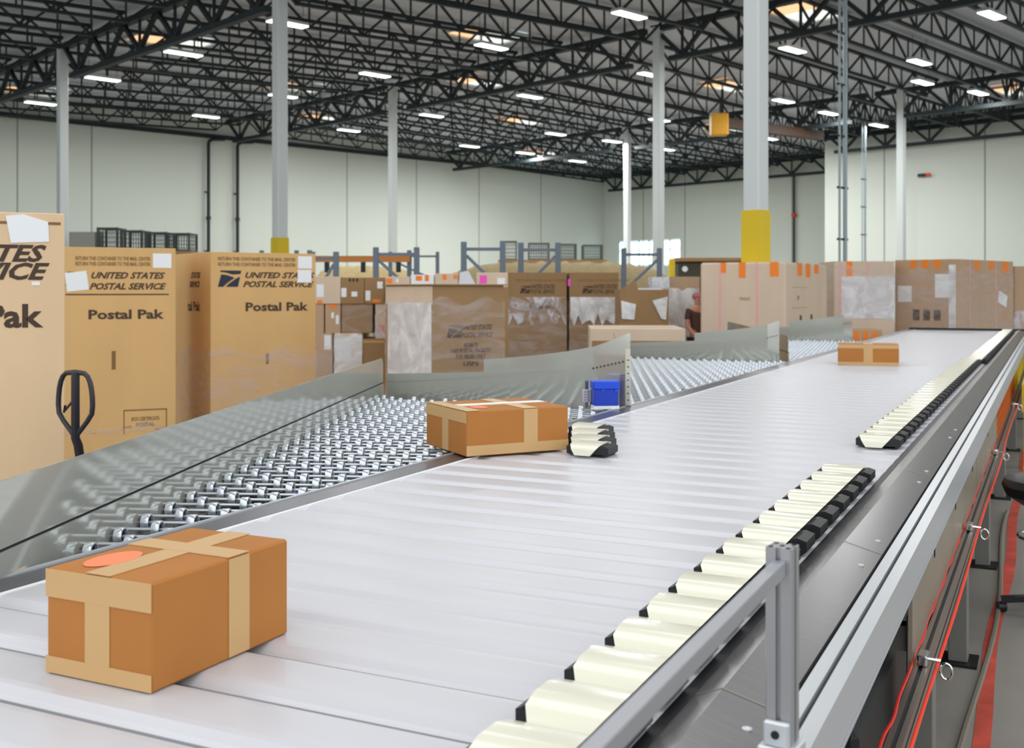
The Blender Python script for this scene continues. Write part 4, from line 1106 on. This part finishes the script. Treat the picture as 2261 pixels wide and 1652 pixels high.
# yellow bollards, dark machine
for px, yt, Yb_, lb in ((1483, 571, 34, 'yellow bollard standing right of the rack posts below the window'), (1446, 560, 38, 'farther yellow bollard seen through the rack upright below the window')):
    r = thing('bollard', lb, 'bollard', (at(px, Yb_), Yb_, 0), 0, 'yellow bollards')
    h = zof(yt, Yb_); bm = BM(); add_lathe(bm, [(0, .02), (.1, .02), (.1, h-.08), (.07, h-.02), (0, h)], 14); obj('post', bm, M_yellow, r, smooth=True)
    bm = BM(); add_box(bm, -.18, .18, -.18, .18, 0, .02); obj('base_plate', bm, M_steel, r)
Yd = 38.0
r = thing('dark_machine', 'dark green-brown machine behind the plain brown carton, left of the strapped box', 'machine', (at(1498, Yd), Yd, 0), 0)
bm = BM(); L = at(1660, Yd)-at(1498, Yd); add_box(bm, 0, L, 0, 1.2, 0, zof(578, Yd), .05); obj('housing', bm, mat('machine_dark', (66, 62, 48), .6), r)
bm = BM(); add_box(bm, -.1, L+.1, -.1, 1.3, zof(578, Yd), zof(569, Yd), .02); obj('top_cover', bm, M_kraft3, r)
bm = BM(); add_lathe(bm, [(0, -.02), (.1, -.02), (.1, 0), (0, 0)], 12, 'y', c=(.22, 0, zof(594, Yd))); obj('pale_gauge', bm, M_paper, r)

# ---------------------------------------------------------------- pallet jack
Yp = 5.45; Xp = at(187, Yp)+.035; kz = F/Yp
r = thing('pallet_jack', 'black pallet jack with a loop handle standing between the first and second postal cartons', 'pallet jack', (Xp, Yp, 0), -.3)
def jz(py): return CAMZ-(py-HY)/kz
zt = jz(818)
pts = []
for t in [i/24 for i in range(25)]:
    # teardrop loop
    a = -PI/2+t*2*PI
    y = math.sin(a); x = math.cos(a)
    wdt = .098 if y > -.2 else .098*(1-((-.2-y)/.8)**1.3)
    pts.append((wdt*(1 if x > 0 else -1)*min(1, abs(x)**.45), -.12, jz(960)+(zt-jz(960))*(y+1)/2))
bm = BM(); add_tube(bm, pts[:-1], .0125, 8, closed=True); obj('handle_loop', bm, M_jack, r, smooth=True)
bm = BM(); add_tube(bm, [(0, -.12, zt), (0, -.12, jz(960)), (0, -.1, .9), (0, .0, .42)], [.02, .021, .022, .024], 10); obj('tow_bar', bm, M_jack, r, smooth=True)
bm = BM(); add_tube(bm, [(-.01, -.125, jz(880)), (-.06, -.13, jz(905)), (-.05, -.13, jz(890))], .006, 6); obj('release_lever', bm, M_jack, r, smooth=True)
bm = BM(); add_box(bm, -.12, .12, -.06, .14, .1, .42, .03); add_lathe(bm, [(0, .42), (.06, .42), (.06, .5), (0, .52)], 12, c=(0, .05, 0)); obj('pump_housing', bm, M_jack, r)
for s in (-1, 1):
    bm = BM(); add_box(bm, s*.2-.08, s*.2+.08, .14, 1.3, .05, .11, .01); obj('fork', bm, M_jack, r)
    bm = BM(); add_lathe(bm, [(0, -.03), (.09, -.03), (.1, -.02), (.1, .02), (.09, .03), (0, .03)], 18, 'x', c=(s*.06, .02, .1)); obj('steer_wheel', bm, M_black, r, smooth=True)
bm = BM(); add_box(bm, -.28, .28, .1, .18, .06, .35, .01); obj('fork_carriage', bm, M_jack, r)

# ---------------------------------------------------------------- right aisle: stool, floor strip, mesh guard
bm = BM()
pts = []
for i in range(30):
    s = .2+i*.45; uu = -.245+.015*math.sin(i*.9); pts.append((uu, s))
poly = [cw(u-.03, s) for u, s in pts]+[cw(u+.03, s) for u, s in pts[::-1]]
vs = [bm.verts.new((v.x, v.y, .003)) for v in poly]
for i in range(29): bm.faces.new((vs[i], vs[i+1], vs[58-i], vs[59-i]))
tag(obj('floor_tape', bm, mat('worn_red_tape', (196, 76, 58), .7, noise=(5, .3))), 'worn red tape line on the concrete floor along the conveyor', 'floor tape')
bm = BM(); pts = [cw(-.28+.03*math.sin(s*1.3), s, .012) for s in [.3+i*.3 for i in range(30)]]
add_tube(bm, pts, .012, 6); tag(obj('floor_cable', bm, mat('grey_cable', (122, 118, 104), .6), smooth=True), 'grey cable lying on the floor beside the red tape line', 'cable')
Yst = 5.6; Xst = at(2330, Yst)
r = thing('stool', 'black padded stool with a chrome foot ring at the right edge, beyond the orange cord', 'stool', (Xst, Yst, 0), 0)
bm = BM(); zs = zof(1075, Yst); add_lathe(bm, [(0, zs-.1), (.16, zs-.095), (.23, zs-.05), (.25, zs), (.235, zs+.035), (.17, zs+.05), (0, zs+.045)], 28); obj('seat', bm, M_black, r, smooth=True)
bm = BM(); add_tube(bm, [(0, 0, zs-.1), (0, 0, .1)], .022, 10); obj('gas_column', bm, M_chrome, r, smooth=True)
bm = BM(); zr = zof(1188, Yst); add_tube(bm, [(.17*math.cos(a), .17*math.sin(a), zr) for a in [k*PI/14 for k in range(28)]], .01, 8, closed=True)
for a in (0, 2*PI/3, 4*PI/3): add_tube(bm, [(0, 0, zr), (.17*math.cos(a), .17*math.sin(a), zr)], .007, 6)
obj('foot_ring', bm, M_chrome, r, smooth=True)
for k in range(5):
    a = k*2*PI/5+.3; bm = BM(); add_bar(bm, (0, 0, .1), (.25*math.cos(a), .25*math.sin(a), .065), .04, .03); lg = obj('leg', bm, M_black, r)
    bm = BM(); add_lathe(bm, [(0, -.022), (.026, -.02), (.028, 0), (.026, .02), (0, .022)], 12, 'x', c=(.25*math.cos(a), .25*math.sin(a), .028)); obj('caster', bm, M_black, lg, smooth=True)
M_omesh = mat('orange_mesh', (222, 110, 26), .5)
for (s0, s1, mm) in ((7.72, 11.4, M_omesh), (11.42, 15.0, M_yellow)):     # mesh panels in the side of the conveyor
    b = BM(); u = E1-.017
    for z in (.70, .905): add_bar(b, (u, s0, z), (u, s1, z), .012, .012)
    n = int((s1-s0)/.09)
    for i in range(n+1): add_bar(b, (u, lerp(s0, s1, i/n), .70), (u, lerp(s0, s1, i/n), .905), .006, .006)
    for z in (.75, .80, .855): add_bar(b, (u, s0, z), (u, s1, z), .006, .006)
    obj('mesh_panel', b, mm, conv)
r = thing('yellow_guard', 'yellow guard rail beside the far part of the orange cord, at the right edge', 'guard rail', cw(-.2, 10.3, 0), PI/2-TH)
for x in (0, 1.0, 2.0):
    b = BM(); add_box(b, x-.025, x+.025, -.02, .02, 0.01, .86); obj('post', b, M_yellow, r)
    b = BM(); add_box(b, x-.06, x+.06, -.04, .05, 0, .01); obj('base_plate', b, M_yellow, r)
b = BM(); add_box(b, -.025, 2.025, .021, .035, .62, .85); obj('plank', b, M_yellow, r)
# ---------------------------------------------------------------- person between the cartons
def skin_mesh(name, V, E, m, parent, sub=2, root=0):
    me = bpy.data.meshes.new(name); me.from_pydata([v[:3] for v in V], E, [])
    o = bpy.data.objects.new(name, me); COL.objects.link(o)
    md = o.modifiers.new('skin', 'SKIN'); md.use_smooth_shade = True
    for i, v in enumerate(V):
        sv = me.skin_vertices[0].data[i]; sv.radius = (v[3], v[4] if len(v) > 4 else v[3]); sv.use_root = (i == root)
    s = o.modifiers.new('sub', 'SUBSURF'); s.levels = sub; s.render_levels = sub
    bpy.context.view_layer.update()
    me2 = bpy.data.meshes.new_from_object(o.evaluated_get(bpy.context.evaluated_depsgraph_get()))
    bpy.data.objects.remove(o); me2.name = name
    o2 = bpy.data.objects.new(name, me2); COL.objects.link(o2); o2.parent = parent
    me2.materials.clear(); me2.materials.append(m)
    me2.polygons.foreach_set('use_smooth', [True]*len(me2.polygons))
    return o2
Yq = 18.3
r = thing('person', 'person in dark brown top and pinkish head cloth, half hidden by the strapped box', 'person', (at(1541, Yq), Yq, 0), .25)
Hh = zof(648, Yq)/1.68
V = [(0, 0, .92, .13, .1), (0, 0, 1.1, .12, .09), (0, 0, 1.28, .15, .1), (0, 0, 1.40, .13, .09), (0, -.01, 1.46, .055), (0, -.02, 1.55, .075, .085), (0, -.015, 1.63, .07, .085),
     (-.17, 0, 1.37, .055), (-.21, -.02, 1.12, .043), (-.16, -.2, .98, .034), (-.13, -.27, .96, .03),
     (.17, 0, 1.37, .055), (.22, -.02, 1.12, .043), (.17, -.2, 1.02, .034), (.14, -.27, 1.0, .03),
     (-.09, 0, .86, .085), (-.1, -.02, .48, .06), (-.1, .0, .09, .042), (-.1, -.14, .04, .035), (.09, 0, .86, .085), (.1, -.02, .48, .06), (.1, .0, .09, .042), (.1, -.14, .04, .035)]
V = [(v[0]*Hh, v[1]*Hh, v[2]*Hh)+tuple(x*Hh for x in v[3:]) for v in V]
E = [(0, 1), (1, 2), (2, 3), (3, 4), (4, 5), (5, 6), (3, 7), (7, 8), (8, 9), (9, 10), (3, 11), (11, 12), (12, 13), (13, 14), (0, 15), (15, 16), (16, 17), (17, 18), (0, 19), (19, 20), (20, 21), (21, 22)]
skin_mesh('body', V, E, M_skin, r)
def sc(L): return [(v[0]*Hh, v[1]*Hh, v[2]*Hh)+tuple(x*Hh for x in v[3:]) for v in L]
skin_mesh('top', sc([(0, 0, .9, .14, .115), (0, 0, 1.1, .135, .1), (0, 0, 1.28, .165, .112), (0, 0, 1.39, .14, .1), (-.17, 0, 1.375, .068), (-.2, -.01, 1.2, .06), (.17, 0, 1.375, .068), (.2, -.01, 1.2, .06)]),
          [(0, 1), (1, 2), (2, 3), (3, 4), (4, 5), (3, 6), (6, 7)], M_brown, r)
skin_mesh('trousers', sc([(0, 0, .9, .14, .11), (-.09, 0, .84, .1), (-.1, -.02, .48, .075), (-.1, 0, .12, .06), (.09, 0, .84, .1), (.1, -.02, .48, .075), (.1, 0, .12, .06)]), [(0, 1), (1, 2), (2, 3), (0, 4), (4, 5), (5, 6)], M_jeans, r)
for s in (-1, 1):
    bm = BM(); add_box(bm, s*.1*Hh-.05, s*.1*Hh+.05, -.2, .08, 0, .08, .02, seg=2); obj('shoe', bm, M_black, r)
    for k in range(5):
        base = Vector(((-.13 if s < 0 else .14)*Hh+(k-2)*.016*s, -.28*Hh-(.0 if k else -.03), (.955 if s < 0 else .995)*Hh))
        d_ = Vector((.0 if k else -.03*s, -.05+.006*abs(k-2), -.012)); b2 = BM(); add_tube(b2, [base, base+d_*.55, base+d_+Vector((0, .008, -.022))], [.009, .0085, .006], 6); obj('finger' if k else 'thumb', b2, M_skin, r, smooth=True)
bm = BM(); bmesh.ops.create_uvsphere(bm, u_segments=18, v_segments=12, radius=1)
for v in bm.verts: v.co = Vector((v.co.x*.095, v.co.y*.11+.012, v.co.z*.075+1.63))*Hh
obj('head_cloth', bm, M_pinkcap, r, smooth=True)
bm = BM()
for s in (-1, 1): add_lathe(bm, [(0, -.004), (.011, -.002), (.011, .002), (0, .004)], 8, 'y', c=(s*.032*Hh, -.104*Hh, 1.575*Hh))
obj('eyes', bm, M_hair, r)
bm = BM(); add_tube(bm, [Vector((0, -.1, 1.58))*Hh, Vector((0, -.122, 1.545))*Hh, Vector((0, -.1, 1.538))*Hh], [.008, .014, .01], 8); obj('nose', bm, M_skin, r, smooth=True)
bm = BM(); add_box(bm, -.022, .022, -.108*Hh, -.098*Hh, 1.512*Hh, 1.518*Hh); obj('mouth', bm, M_pinkcap, r)
for o in bpy.data.objects:
    for key in ('_w', '_d', '_h'):
        if key in o: del o[key]
